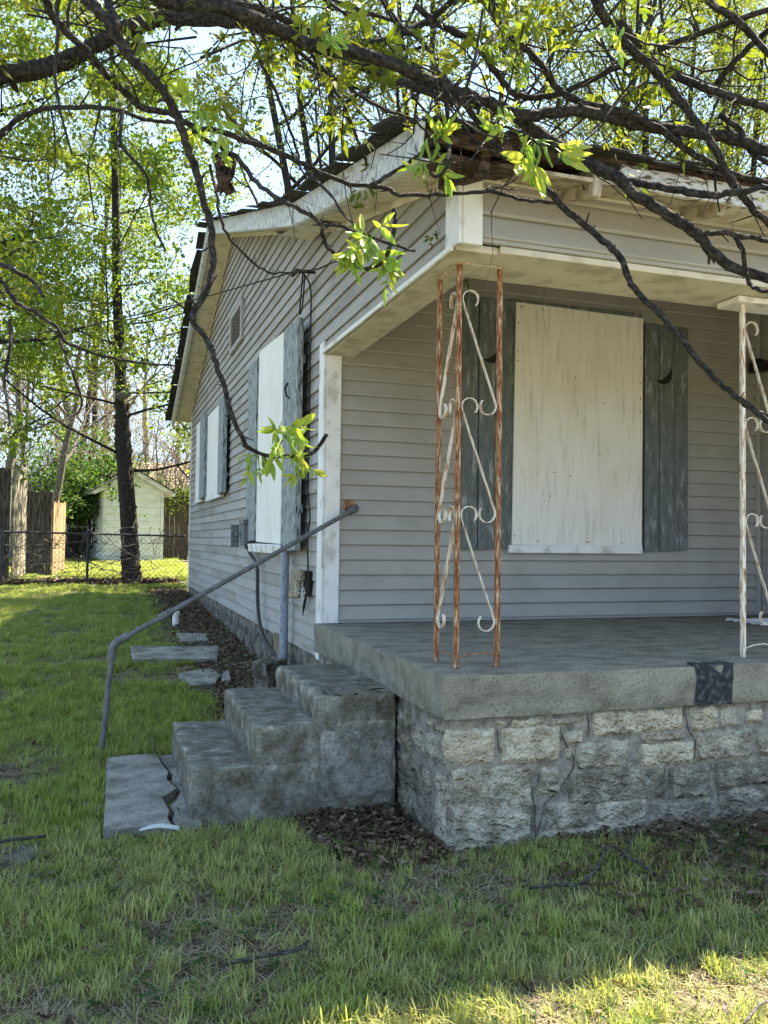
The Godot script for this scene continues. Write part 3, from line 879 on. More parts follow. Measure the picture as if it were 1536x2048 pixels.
func make_porch() -> void:
	var p := thing("porch", "raised concrete porch slab on a rough limestone block wall", "porch", Vector3(2.6, 0, -5.0))
	var s := MB.new()
	worn(s, Vector3(1.586, 0.626, -6.492), Vector3(9.0, 0.842, SZ + 0.014), 0.07, 0.012, 0.006, 1.0)
	var us := MB.new()
	us.quad(Vector3(1.60, 0.63, -6.48), Vector3(9.0, 0.63, -6.48), Vector3(9.0, 0.63, SZ), Vector3(1.60, 0.63, SZ))
	part("slab", s, M.slab, p)
	part("slab_underside", us, M.slab, p)
	var core := MB.new()
	worn(core, Vector3(1.628, -0.25, -6.48), Vector3(9.0, 0.628, SZ - 0.022), 0.08, 0.02, 0.016, 2.0)
	part("mortar", core, M.mortar, p)
	# black paint over the slab's edge
	var bp := MB.new()
	var rows := []
	for j in 7:
		var row := []
		for i in 10:
			var x := lerpf(3.03, 3.285, i / 9.0)
			if i == 0 or i == 9: x += 0.035 * nz2.get_noise_2d(j * 90.0, i * 50.0)
			var yz: Array = [[0.630, SZ + 0.016], [0.70, SZ + 0.0175], [0.78, SZ + 0.0175], [0.834, SZ + 0.015], [0.8470, SZ + 0.004], [0.8490, SZ - 0.02], [0.8480, SZ - 0.035 - 0.06 * absf(sin(i * 2.2))]][j]
			row.append(Vector3(x, yz[0], yz[1]))
		rows.append(row)
	bp.grid(rows)
	part("black_paint", bp, M.paint_black, p)
	# the stones of the front, measured one by one: left, top, right, bottom, tone, relief
	var L := [[303, 500, 500, 628, 0, 0.016], [512, 492, 753, 618, 0, 0.012], [552, 456, 690, 486, 0, 0.006], [485, 462, 546, 484, 0, 0.006], [694, 452, 848, 478, 1, 0.006],
		[862, 430, 1225, 506, 0, 0.012], [1245, 415, 1362, 502, 0, 0.01], [1366, 413, 1442, 492, 1, 0.01], [1455, 428, 1530, 472, 0, 0.008], [760, 505, 845, 556, 1, 0.006],
		[766, 562, 800, 622, 1, 0.006], [806, 545, 1015, 642, 1, 0.016], [1058, 502, 1240, 541, 1, 0.01], [1052, 548, 1265, 630, 0, 0.012], [1272, 503, 1490, 604, 1, 0.016],
		[1500, 520, 1600, 600, 1, 0.014], [308, 640, 642, 936, 1, 0.026], [655, 640, 752, 742, 1, 0.014], [775, 648, 1156, 756, 2, 0.014], [1164, 636, 1330, 750, 2, 0.016],
		[1340, 612, 1600, 702, 2, 0.016], [690, 772, 872, 862, 1, 0.014], [882, 764, 1086, 864, 1, 0.016], [1092, 764, 1330, 930, 2, 0.018], [1342, 712, 1600, 860, 2, 0.016],
		[655, 872, 1086, 985, 1, 0.014], [306, 944, 646, 1000, 1, 0.008]]
	for k in L.size():
		var a: Array = L[k]
		var lo := px_stone(a[0], a[3])
		var hi := px_stone(a[2], a[1])
		var top := px_stone(a[0], a[1])
		lo.y = minf(lo.y, px_stone(a[2], a[3]).y)
		part("stone", stone_mesh(lo, Vector3(hi.x - lo.x, 0, 0), Vector3(0, top.y - lo.y, 0), Vector3.BACK, 0.008 + a[5] * 0.45, a[5] * 1.8, k * 7.7), M["stone%d" % a[4]], p)
	# right of the frame and round the left corner
	rng.seed = 9
	for r in 4:
		var x := 3.66
		while x < 5.6:
			var w := rng.randf_range(0.22, 0.5)
			part("stone", stone_mesh(Vector3(x, -0.08 + r * 0.172, SZ - 0.02), Vector3(w, 0, 0), Vector3(0, 0.155, 0), Vector3.BACK, 0.024, 0.028, x * 9.0 + r), M["stone%d" % (r % 3)], p)
			x += w + 0.02
	for a in [[-4.03, -3.875, 0.005, 0.355, 1, 0.016], [-4.33, -3.87, 0.38, 0.52, 1, 0.02], [-4.62, -4.38, 0.34, 0.6, 2, 0.02], [-4.7, -4.09, 0.14, 0.33, 2, 0.016], [-4.6, -4.07, -0.1, 0.125, 2, 0.014], [-4.15, -3.9, 0.535, 0.6, 1, 0.012]]:
		part("stone", stone_mesh(Vector3(1.632, a[2], a[0]), Vector3(0, 0, a[1] - a[0]), Vector3(0, a[3] - a[2], 0), Vector3.LEFT, 0.012 + a[5] * 0.5, a[5] * 2.0, a[0] * 31.0), M["stone%d" % a[4]], p)
	# cracks that run through the joints
	for cr in [[[500, 500], [503, 560], [512, 600]], [[606, 620], [628, 680], [640, 740], [650, 800], [655, 985]], [[745, 500], [770, 560], [800, 600], [797, 645], [745, 720], [685, 775], [675, 830], [655, 900], [650, 975]], [[852, 440], [858, 500], [850, 540]], [[1225, 420], [1240, 500], [1268, 540], [1262, 625]], [[870, 505], [960, 515], [1080, 498], [1180, 488]]]:
		var pts := []
		for i in cr.size() - 1:
			for q in 4:
				var w := px_stone(lerpf(cr[i][0], cr[i + 1][0], q / 4.0), lerpf(cr[i][1], cr[i + 1][1], q / 4.0))
				pts.append(w + Vector3(0.006 * nz2.get_noise_2d(w.y * 900.0, i), 0.004 * nz2.get_noise_2d(w.x * 900.0, i), 0.006))
		var mb := MB.new()
		var rr := []
		for i in pts.size(): rr.append(0.0016 + 0.0032 * absf(nz2.get_noise_1d(i * 70.0)))
		mb.tube(pts, rr, 4)
		part("crack", mb, M.crack, p)

func make_steps() -> void:
	var s := thing("concrete_steps", "three worn mossy concrete steps up to the porch end", "steps", Vector3(0.95, 0, -5.1))
	var mb := MB.new()
	worn(mb, Vector3(0.468, -0.2, -5.74), Vector3(1.592, 0.292, -4.535), 0.04, 0.014, 0.008, 4.0, true, 0.38)
	part("step", mb, M.steps, s)
	mb = MB.new()
	worn(mb, Vector3(0.80, 0.10, -5.72), Vector3(1.594, 0.498, -4.539), 0.04, 0.014, 0.008, 14.0, true, 0.38)
	part("step", mb, M.steps, s)
	mb = MB.new()
	worn(mb, Vector3(1.135, 0.30, -5.70), Vector3(1.598, 0.648, -4.543), 0.04, 0.025, 0.014, 24.0, true, 0.38)
	part("step", mb, M.steps, s)
	mb = MB.new()
	worn(mb, Vector3(1.15, 0.07, -4.70), Vector3(1.59, 0.46, -4.528), 0.04, 0.03, 0.016, 34.0)
	part("repair_patch", mb, M.patch, s)
	for cr in [[[1.175, 0.648, -4.60], [1.25, 0.638, -4.552], [1.36, 0.64, -4.552], [1.46, 0.652, -4.60], [1.575, 0.655, -4.63]], [[1.15, 0.455, -4.548], [1.3, 0.46, -4.556], [1.42, 0.468, -4.556], [1.54, 0.475, -4.562]], [[1.592, 0.62, -4.62], [1.604, 0.5, -4.61], [1.596, 0.35, -4.62], [1.602, 0.18, -4.615], [1.59, 0.0, -4.62]]]:
		var pts := []
		var rr := []
		for i in cr.size() - 1:
			for q in 5:
				var w := Vector3(cr[i][0], cr[i][1], cr[i][2]).lerp(Vector3(cr[i + 1][0], cr[i + 1][1], cr[i + 1][2]), q / 5.0)
				pts.append(w + Vector3(0.008 * nz2.get_noise_2d(w.y * 700.0, w.x * 50.0), 0.008 * nz2.get_noise_2d(w.x * 700.0, i), 0.0))
				rr.append(0.003 + 0.005 * absf(nz2.get_noise_1d(pts.size() * 60.0)))
		mb = MB.new()
		mb.tube(pts, rr, 4)
		part("crack", mb, M.crack, s)
	# cracked slab at the foot of the steps
	var f := thing("ground_slab", "flat grey concrete slab at the foot of the steps, split by a crack", "slab", Vector3(0.25, 0, -5.1))
	var cut := [[0.385, -5.80], [0.40, -5.6], [0.432, -5.35], [0.415, -5.22], [0.455, -5.02], [0.415, -4.88], [0.375, -4.79], [0.39, -4.68], [0.372, -4.58], [0.385, -4.43]]
	for side in 2:
		var rows := [[], [], []]
		mb = MB.new()
		for i in cut.size():
			var c: Array = cut[i]
			var xo := lerpf(0.062, 0.040, float(i) / (cut.size() - 1)) if side == 0 else 0.52
			var z := clampf(c[1], -5.78, -4.47)
			var g := 0.018
			var yb := lerpf(0.085, 0.045, float(i) / (cut.size() - 1)) + 0.006 * nz2.get_noise_2d(c[1] * 120.0, side * 50.0)
			if side == 0:
				rows[0].append(Vector3(c[0] - g - (0.05 if i == 5 else 0.0), yb, z)); rows[1].append(Vector3((c[0] + xo) / 2, yb + 0.004, z)); rows[2].append(Vector3(xo, yb - 0.004, z + 0.02 * nz2.get_noise_1d(z * 300.0)))
			else:
				rows[0].append(Vector3(xo, yb - 0.012, z)); rows[1].append(Vector3((c[0] + xo) / 2, yb - 0.012, z)); rows[2].append(Vector3(c[0] + g * 0.6, yb - 0.016, z))
		# rows run back to front; order so that they face up
		rows.reverse()
		mb.grid([rows[0], rows[1], rows[2]].map(func(r): var q: Array = r.duplicate(); q.reverse(); return q))
		var ring := []
		for q in rows[0]: ring.append(q)
		ring.append(rows[1][-1])
		for q in range(rows[2].size() - 1, -1, -1): ring.append(rows[2][q])
		ring.append(rows[1][0])
		for i in ring.size():
			var a: Vector3 = ring[i]
			var b: Vector3 = ring[(i + 1) % ring.size()]
			mb.quad(a + Vector3.DOWN * 0.16, b + Vector3.DOWN * 0.16, b, a)
		part("slab_half", mb, M.pad, f)
	# flagstones along the side of the house
	var fl := [["long flat dark flagstone lying in the lawn by the leaf strip", [[0.32, -9.9], [0.33, -9.05], [1.17, -8.98], [1.30, -9.85]], 0.05],
		["pale broken flagstone nearest the steps beside the dead leaves", [[0.72, -8.35], [0.80, -7.78], [1.02, -7.86], [1.10, -8.2], [1.05, -8.5]], 0.03],
		["small corner piece broken off the pale flagstone", [[1.07, -7.92], [1.16, -7.95], [1.20, -8.38], [1.13, -8.28]], 0.03],
		["small dark flagstone half sunk in leaves, farthest from the steps", [[0.92, -10.95], [0.93, -10.3], [1.24, -10.28], [1.27, -10.9]], 0.03],
		["dark flat stone under twigs at the lawn's left edge", [[-0.75, -4.72], [-0.70, -4.12], [-0.28, -4.2], [-0.205, -4.55]], 0.0]]
	for a in fl:
		var at := Vector3(a[1][0][0], 0, a[1][0][1])
		var o := thing("flagstone", a[0], "flagstone", at)
		mb = MB.new()
		var top := []
		for q in a[1].size():
			var p0: Array = a[1][q]
			var p1: Array = a[1][(q + 1) % a[1].size()]
			for s2 in 4:
				var x := lerpf(p0[0], p1[0], s2 / 4.0) + 0.02 * nz2.get_noise_2d(q * 97.0 + s2 * 41.0, p0[1] * 60.0)
				var z := lerpf(p0[1], p1[1], s2 / 4.0) + 0.03 * nz2.get_noise_2d(p0[0] * 80.0, q * 77.0 + s2 * 33.0)
				top.append(Vector3(x, ground(x, z) + (0.03 if a[2] > 0.0 else 0.014) + a[2] * 0.4, z))
		var mid := Vector3.ZERO
		for q in top: mid += q / top.size()
		mid.y += 0.004
		for q in top.size():
			var u: Vector3 = top[q]
			var w: Vector3 = top[(q + 1) % top.size()]
			var ui := u.lerp(mid, 0.06) + Vector3.UP * 0.006
			var wi := w.lerp(mid, 0.06) + Vector3.UP * 0.006
			mb.tri(mid, ui, wi)
			mb.quad(u, w, wi, ui)
			mb.quad(u + Vector3.DOWN * 0.12, w + Vector3.DOWN * 0.12, w, u)
		part("stone", mb, M.sunk if a[2] == 0.0 else M.pad, o)

# ------------------------------------------------------------------ ironwork and pipes
func scroll(width: float, top: float, bottom: float, s_dir: Vector3, o: Vector3, flat: Vector3) -> MB:
	# one S of flat bar between two posts: a hook at the upper left, a straight, a hook at the lower right
	var r := 0.047
	var pts := []
	var cu := Vector2(r + 0.004, top - r)
	var cl := Vector2(width - r - 0.004, bottom + r)
	for i in 15:
		var a := lerpf(-0.75, PI + 0.28, i / 14.0)
		pts.append(cu + Vector2(cos(a), sin(a)) * r * (0.86 + 0.14 * minf(1.0, i / 5.0)))
	for i in 15:
		var a := lerpf(0.28, -PI - 0.75, i / 14.0)
		pts.append(cl + Vector2(cos(a), sin(a)) * r * (0.86 + 0.14 * minf(1.0, (14 - i) / 5.0)))
	var mb := MB.new()
	var hw := 0.009
	var t := 0.0025
	var A := []
	for i in pts.size():
		var d: Vector2 = (pts[mini(i + 1, pts.size() - 1)] - pts[maxi(i - 1, 0)]).normalized()
		var nn := Vector2(-d.y, d.x)
		var c: Vector3 = o + s_dir * pts[i].x + Vector3.UP * pts[i].y
		var n3 := s_dir * nn.x + Vector3.UP * nn.y
		A.append([c - flat * hw - n3 * t, c + flat * hw - n3 * t, c + flat * hw + n3 * t, c - flat * hw + n3 * t])
	var rev: bool = s_dir.cross(Vector3.UP).dot(flat) < 0
	for i in A.size() - 1:
		for k in 4:
			var k2: int = (k + 1) % 4
			if rev: mb.quad(A[i][k2], A[i][k], A[i + 1][k], A[i + 1][k2])
			else: mb.quad(A[i][k], A[i][k2], A[i + 1][k2], A[i + 1][k])
	for e in [0, A.size() - 1]:
		var q: Array = A[e]
		if (e == 0) != rev: mb.quad(q[3], q[2], q[1], q[0])
		else: mb.quad(q[0], q[1], q[2], q[3])
	return mb

func make_posts() -> void:
	for k in 2:
		var at := Vector3(1.742, 0.842, -4.05) if k == 0 else Vector3(3.545, 0.842, -4.045)
		var p := thing("scroll_post", ["rust-streaked wrought iron scroll post at the porch corner", "white flaking iron scroll post at the right edge of the porch"][k], "porch post", at, "iron scroll posts holding up the porch roof")
		var m: Material = M.rust if k == 0 else M.paintrust
		var bars := [Vector3(0, 0, 0), Vector3(0.232, 0, 0), Vector3(0, 0, -0.272)] if k == 0 else [Vector3(0, 0, 0), Vector3(0.232, 0, 0)]
		for b in bars:
			var mb := MB.new()
			mb.box(at + b + Vector3(0, 1.052, 0), Vector3(0.027, 2.104, 0.027), Basis(Vector3.UP, 0.0), 0.004)
			part("bar", mb, m, p)
		for g in 3:
			var top := 1.965 - g * 0.565
			var bot := 1.318 - g * 0.565
			part("scroll", scroll(0.232 - 0.027, top, bot, Vector3.RIGHT, at + Vector3(0.0135, 0, 0), Vector3.BACK), M.paintrust, p)
			if k == 0: part("scroll", scroll(0.272 - 0.027, top, bot, Vector3.FORWARD, at + Vector3(0, 0, -0.0135), Vector3.RIGHT), M.paintrust, p)
		var mb := MB.new()
		mb.tube([at + Vector3(0.01, 0.05, 0), at + Vector3(0.07, 0.07, 0.004), at + Vector3(0.15, 0.075, 0.0), at + Vector3(0.225, 0.06, 0)], [0.005, 0.004, 0.004, 0.005], 6)
		if k == 0: mb.tube([at + Vector3(0, 0.05, -0.01), at + Vector3(0.004, 0.065, -0.12), at + Vector3(0, 0.055, -0.26)], [0.005, 0.004, 0.005], 6)
		part("foot_strap", mb, m, p)
		mb = MB.new()
		if k == 0:
			mb.box(at + Vector3(0.116, 2.099, 0), Vector3(0.26, 0.006, 0.05), Basis.IDENTITY, 0.001)
			mb.box(at + Vector3(0.0, 2.096, -0.14), Vector3(0.05, 0.005, 0.26), Basis.IDENTITY, 0.001)
		else:
			mb.box(at + Vector3(0.14, 2.082, -0.04), Vector3(0.42, 0.035, 0.19), Basis.IDENTITY, 0.004)
		part("top_plate", mb, M.paintrust if k == 0 else M.white, p)

func make_pipes() -> void:
	var h := thing("handrail", "grey galvanised pipe handrail bent down into the lawn beside the steps", "handrail", Vector3(0.05, 0.05, -5.93))
	var g := Vector3(0.016, -0.1, -5.93)
	var el := Vector3(0.085, 0.785, -5.93)
	var wl := Vector3(1.872, 1.738, -6.38)
	var mb := MB.new()
	mb.tube([g, el + Vector3(-0.003, -0.06, 0)], [0.0185, 0.0185], 12)
	part("post", mb, M.galv, h)
	var d := (wl - el).normalized()
	mb = MB.new()
	mb.tube([el + d * 0.05, wl - d * 0.03], [0.0185, 0.0185], 12)
	part("rail", mb, M.galv, h)
	mb = MB.new()
	mb.tube([el + Vector3(-0.007, -0.10, 0), el + Vector3(-0.006, -0.075, 0), el + Vector3(-0.004, -0.06, 0), el + Vector3(0.0, -0.02, 0), el + d * 0.035, el + d * 0.085, el + d * 0.10, el + d * 0.115], [0.026, 0.031, 0.026, 0.028, 0.028, 0.026, 0.031, 0.026], 12)
	part("elbow", mb, M.galv, h)
	var cp := el.lerp(wl, 0.192)
	mb = MB.new()
	mb.tube([cp - d * 0.05, cp - d * 0.035, cp - d * 0.03, cp + d * 0.03, cp + d * 0.035, cp + d * 0.05], [0.026, 0.030, 0.027, 0.027, 0.030, 0.026], 12)
	part("coupling", mb, M.galv, h)
	mb = MB.new()
	mb.tube([wl - d * 0.05, wl, wl + Vector3(0.012, 0.006, -0.02), wl + Vector3(0.005, 0.006, -0.055), wl + Vector3(0, 0.006, -0.085)], [0.027, 0.030, 0.030, 0.027, 0.025], 12)
	part("elbow", mb, M.galv, h)
	mb = MB.new()
	mb.tube([Vector3(1.862, 1.752, FZ + 0.012), Vector3(1.862, 1.752, FZ + 0.022), Vector3(1.862, 1.752, FZ + 0.03)], [0.062, 0.060, 0.03], 16)
	part("flange", mb, M.rust, h)
	# stand pipe
	var sp := thing("stand_pipe", "upright grey steel pipe with a pointed cap against the side wall", "pipe", Vector3(1.56, 0.1, -7.50))
	mb = MB.new()
	var c := Vector3(1.56, 0, -7.50)
	mb.tube([c + Vector3(0, 0.0, 0), c + Vector3(0, 1.425, 0)], [0.038, 0.038], 14)
	part("shaft", mb, M.pipe, sp)
	mb = MB.new()
	mb.tube([c + Vector3(0, 1.40, 0), c + Vector3(0, 1.44, 0), c + Vector3(0, 1.48, 0), c + Vector3(0, 1.505, 0)], [0.042, 0.042, 0.03, 0.006], 14)
	part("cap", mb, M.galv, sp)
	# disconnect box and its cables
	var bo := thing("disconnect_box", "grey electrical disconnect box with an open cover on the side wall", "electrical box", Vector3(XW - 0.02, 1.4, -9.65))
	mb = MB.new()
	mb.bx(Vector3(XW - 0.15, 1.42, -9.78), Vector3(XW - 0.02, 1.70, -9.52), 0.006)
	part("case", mb, M.boxgray, bo)
	mb = MB.new()
	mb.bx(Vector3(XW - 0.25, 1.405, -9.82), Vector3(XW - 0.155, 1.66, -9.805), 0.004)
	mb.bx(Vector3(XW - 0.165, 1.66, -9.80), Vector3(XW - 0.02, 1.715, -9.50), 0.004)
	mb.bx(Vector3(XW - 0.2, 1.53, -9.80), Vector3(XW - 0.165, 1.58, -9.70), 0.004)
	part("cover", mb, M.boxgray, bo)
	mb = MB.new()
	mb.tube([Vector3(XW - 0.08, 1.43, -9.62), Vector3(XW - 0.08, 1.38, -9.62)], [0.04, 0.035], 10)
	part("fitting", mb, M.iron, bo)
	var ca := thing("conduit_cable", "dark grey flexible cable hanging from the disconnect box to the foundation", "cable", Vector3(XW - 0.06, 0.3, -8.6))
	mb = MB.new()
	var pts := bend([Vector3(XW - 0.08, 1.40, -9.62), Vector3(XW - 0.09, 1.34, -9.45), Vector3(XW - 0.09, 1.27, -9.12), Vector3(XW - 0.09, 1.18, -8.95), Vector3(XW - 0.09, 0.86, -8.90), Vector3(XW - 0.09, 0.64, -8.76), Vector3(XW - 0.08, 0.48, -8.48), Vector3(XW - 0.05, 0.40, -8.18), Vector3(XW, 0.36, -8.05)], 6)
	mb.tube(pts, pts.map(func(_p): return 0.019), 8)
	part("hose", mb, M.iron, ca)
	# telephone box
	var te := thing("telephone_box", "broken tan telephone junction box with loose white wires on the wall", "junction box", Vector3(XW - 0.02, 1.03, -6.880))
	mb = MB.new()
	mb.bx(Vector3(XW - 0.06, 1.03, -6.940), Vector3(XW - 0.02, 1.24, -6.780), 0.008)
	part("base", mb, M.black, te)
	mb = MB.new()
	mb.box(Vector3(XW - 0.12, 1.13, -6.940), Vector3(0.04, 0.24, 0.13), Basis(Vector3.UP, 0.5) * Basis(Vector3.BACK, -0.12), 0.012)
	mb.box(Vector3(XW - 0.10, 1.20, -6.860), Vector3(0.05, 0.09, 0.09), Basis(Vector3.UP, 0.3), 0.008)
	part("cover", mb, M.tanbox, te)
	rng.seed = 31
	for k in 5:
		mb = MB.new()
		var q := [Vector3(XW - 0.07, 1.10, -6.850)]
		for i in 5: q.append(q[-1] + Vector3(rng.randf_range(-0.04, 0.02), rng.randf_range(-0.06, 0.03), rng.randf_range(-0.05, 0.06)))
		q = bend(q, 4)
		mb.tube(q, q.map(func(_p): return 0.0028), 5)
		part("wire", mb, M.wirewhite, te)
	mb = MB.new()
	mb.tube([Vector3(XW - 0.04, 1.03, -6.900), Vector3(XW - 0.05, 0.95, -6.920), Vector3(XW - 0.055, 0.86, -6.950)], [0.01, 0.013, 0.003], 6)
	part("wire", mb, M.black, te)
	# service wire
	var sv := thing("service_wire", "thin black service wire looping from an insulator under the gable", "wire", Vector3(XW - 0.02, 3.72, -6.860))
	mb = MB.new()
	mb.tube([Vector3(XW, 3.725, -6.860), Vector3(XW - 0.10, 3.72, -6.860), Vector3(XW - 0.16, 3.735, -6.900), Vector3(XW - 0.18, 3.72, -7.000)], [0.012, 0.012, 0.02, 0.014], 8)
	part("insulator", mb, M.black, sv)
	var runs := [[Vector3(XW - 0.12, 3.71, -6.860), Vector3(XW - 0.10, 3.7, -6.950), Vector3(XW - 0.10, 3.45, -7.040), Vector3(XW - 0.10, 3.41, -7.000), Vector3(XW - 0.10, 3.50, -6.920), Vector3(XW - 0.10, 3.70, -6.870)],
		[Vector3(XW - 0.12, 3.71, -6.850), Vector3(XW - 0.05, 3.6, -6.870), Vector3(XW - 0.04, 3.3, -6.880), Vector3(XW - 0.04, 2.4, -6.880), Vector3(XW - 0.04, 1.9, -6.880), Vector3(XW - 0.04, 1.7, -6.800), Vector3(XW - 0.04, 1.5, -6.870), Vector3(XW - 0.04, 1.24, -6.840)]]
	for q in runs:
		q = bend(q, 5)
		mb = MB.new()
		mb.tube(q, q.map(func(_p): return 0.007), 6)
		part("drop", mb, M.black, sv)
	mb = MB.new()
	var far := Vector3(-6.4, 9.6, -30.0)
	var q2 := []
	for i in 21:
		var s := i / 20.0
		q2.append(Vector3(XW - 0.16, 3.73, -6.890).lerp(far, s) - Vector3(0, 1.1 * sin(s * PI), 0))
	mb.tube(q2, q2.map(func(_p): return 0.007), 5)
	part("span", mb, M.black, sv)
	# small fittings
	var la := thing("wall_lamp", "small dark lamp on the porch's right-hand wall", "lamp", Vector3(5.85, 3.12, -6.3))
	mb = MB.new()
	mb.tube([Vector3(5.86, 3.16, -6.3), Vector3(5.83, 3.16, -6.3)], [0.055, 0.05], 12)
	mb.tube([Vector3(5.83, 3.16, -6.3), Vector3(5.74, 3.19, -6.28), Vector3(5.68, 3.17, -6.27)], [0.014, 0.014, 0.014], 8)
	part("bracket", mb, M.black, la)
	mb = MB.new()
	mb.tube([Vector3(5.66, 3.20, -6.27), Vector3(5.665, 3.17, -6.27), Vector3(5.67, 3.08, -6.27)], [0.03, 0.075, 0.085], 12)
	part("shade", mb, M.black, la)
	var gr := thing("fallen_grille", "white metal grille lying flat on the porch floor", "grille", Vector3(5.2, 0.85, -5.75))
	for k in 5:
		mb = MB.new()
		mb.bar(Vector3(5.03, 0.858, -5.94 + k * 0.1), Vector3(5.75, 0.858, -6.0 + k * 0.1), 0.012, 0.025, Vector3.UP, 0.002)
		part("slat", mb, M.white, gr)
	for x in [5.06, 5.7]:
		mb = MB.new()
		mb.bar(Vector3(x, 0.871, -5.96), Vector3(x, 0.871, -5.53), 0.01, 0.02, Vector3.UP, 0.002)
		part("rail", mb, M.white, gr)
	var pv := thing("pvc_stub", "short white plastic pipe stub standing up from the lawn", "pipe stub", Vector3(0.99, 0.34, -12.0))
	mb = MB.new()
	mb.tube([Vector3(0.99, 0.22, -12.0), Vector3(0.99, 0.44, -12.0)], [0.045, 0.045], 12, false)
	part("tube", mb, M.pvc, pv)
	mb = MB.new()
	mb.tube([Vector3(0.99, 0.44, -12.0), Vector3(0.99, 0.49, -12.0)], [0.055, 0.055], 12)
	part("collar", mb, M.pvc, pv)
	var bl := thing("concrete_block", "small tan concrete block leaning behind the top step", "block", Vector3(1.42, 0.2, -7.3))
	mb = MB.new()
	worn(mb, Vector3(-0.12, -0.05, -0.10), Vector3(0.12, 0.26, 0.10), 0.06, 0.015, 0.01, 50.0)
	var bm := part("block", mb, M.found, bl)
	bm.transform = Transform3D(Basis(Vector3.UP, 0.5) * Basis(Vector3.BACK, 0.1), Vector3(0, 0.0, 0))
	var de := thing("plastic_strip", "torn pale plastic strip in the grass before the cracked slab", "litter", Vector3(0.3, 0.03, -4.4))
	mb = MB.new()
	var rows := [[], []]
	for i in 9:
		var s := i / 8.0
		var w := 0.006 + 0.022 * s * s
		rows[1].append(Vector3(0.21 + 0.19 * s, 0.055 + 0.012 * sin(s * 3.0), -4.41 - 0.02 * sin(s * 4.0)))
		rows[0].append(Vector3(0.21 + 0.19 * s, 0.05 + 0.012 * sin(s * 3.0) - w * 0.5, -4.41 + w))
	mb.grid(rows)
	part("strip", mb, M.film, de)
	# fallen twigs
	var tw := [["crooked fallen stick in the grass before the stone wall", [[1.74, 0.04, -3.25], [1.85, 0.05, -3.22], [1.96, 0.05, -3.2], [2.06, 0.09, -3.24], [2.16, 0.13, -3.32], [2.22, 0.13, -3.36], [2.29, 0.08, -3.34], [2.35, 0.04, -3.22]], 0.0065],
		["thin straight twig lying by the wall's right end", [[2.30, 0.04, -3.42], [2.40, 0.06, -3.5], [2.52, 0.10, -3.6]], 0.006],
		["dark twig half hidden in the middle of the lawn", [[0.42, 0.05, -2.95], [0.55, 0.07, -2.93], [0.68, 0.05, -2.98], [0.74, 0.04, -3.05]], 0.007],
		["pale dry stick at the lawn's sunlit corner", [[1.86, 0.06, -2.12], [1.95, 0.08, -2.16], [2.02, 0.06, -2.2]], 0.005],
		["forked twigs lying on the dark stone at the left edge", [[-0.6, 0.06, -4.35], [-0.45, 0.08, -4.33], [-0.33, 0.07, -4.38], [-0.22, 0.06, -4.42]], 0.008]]
	for a in tw:
		var q := []
		for p in a[1]: q.append(Vector3(p[0], p[1], p[2]))
		var o := thing("fallen_twig", a[0], "twig", Vector3(q[0].x, 0, q[0].z))
		q = bend(q, 5)
		mb = MB.new()
		mb.tube(q, q.map(func(_p): return a[2]), 6, true, 0.12)
		part("stem", mb, M.trunkbark, o)

func bend(p: Array, n: int) -> Array:
	var c := Curve3D.new()
	for i in p.size():
		var t: Vector3 = (p[mini(i + 1, p.size() - 1)] - p[maxi(i - 1, 0)]) / 6.0
		c.add_point(p[i], -t, t)
	var out := []
	for i in p.size() - 1:
		for k in n: out.append(c.sample(i, float(k) / n))
	out.append(p[-1])
	return out

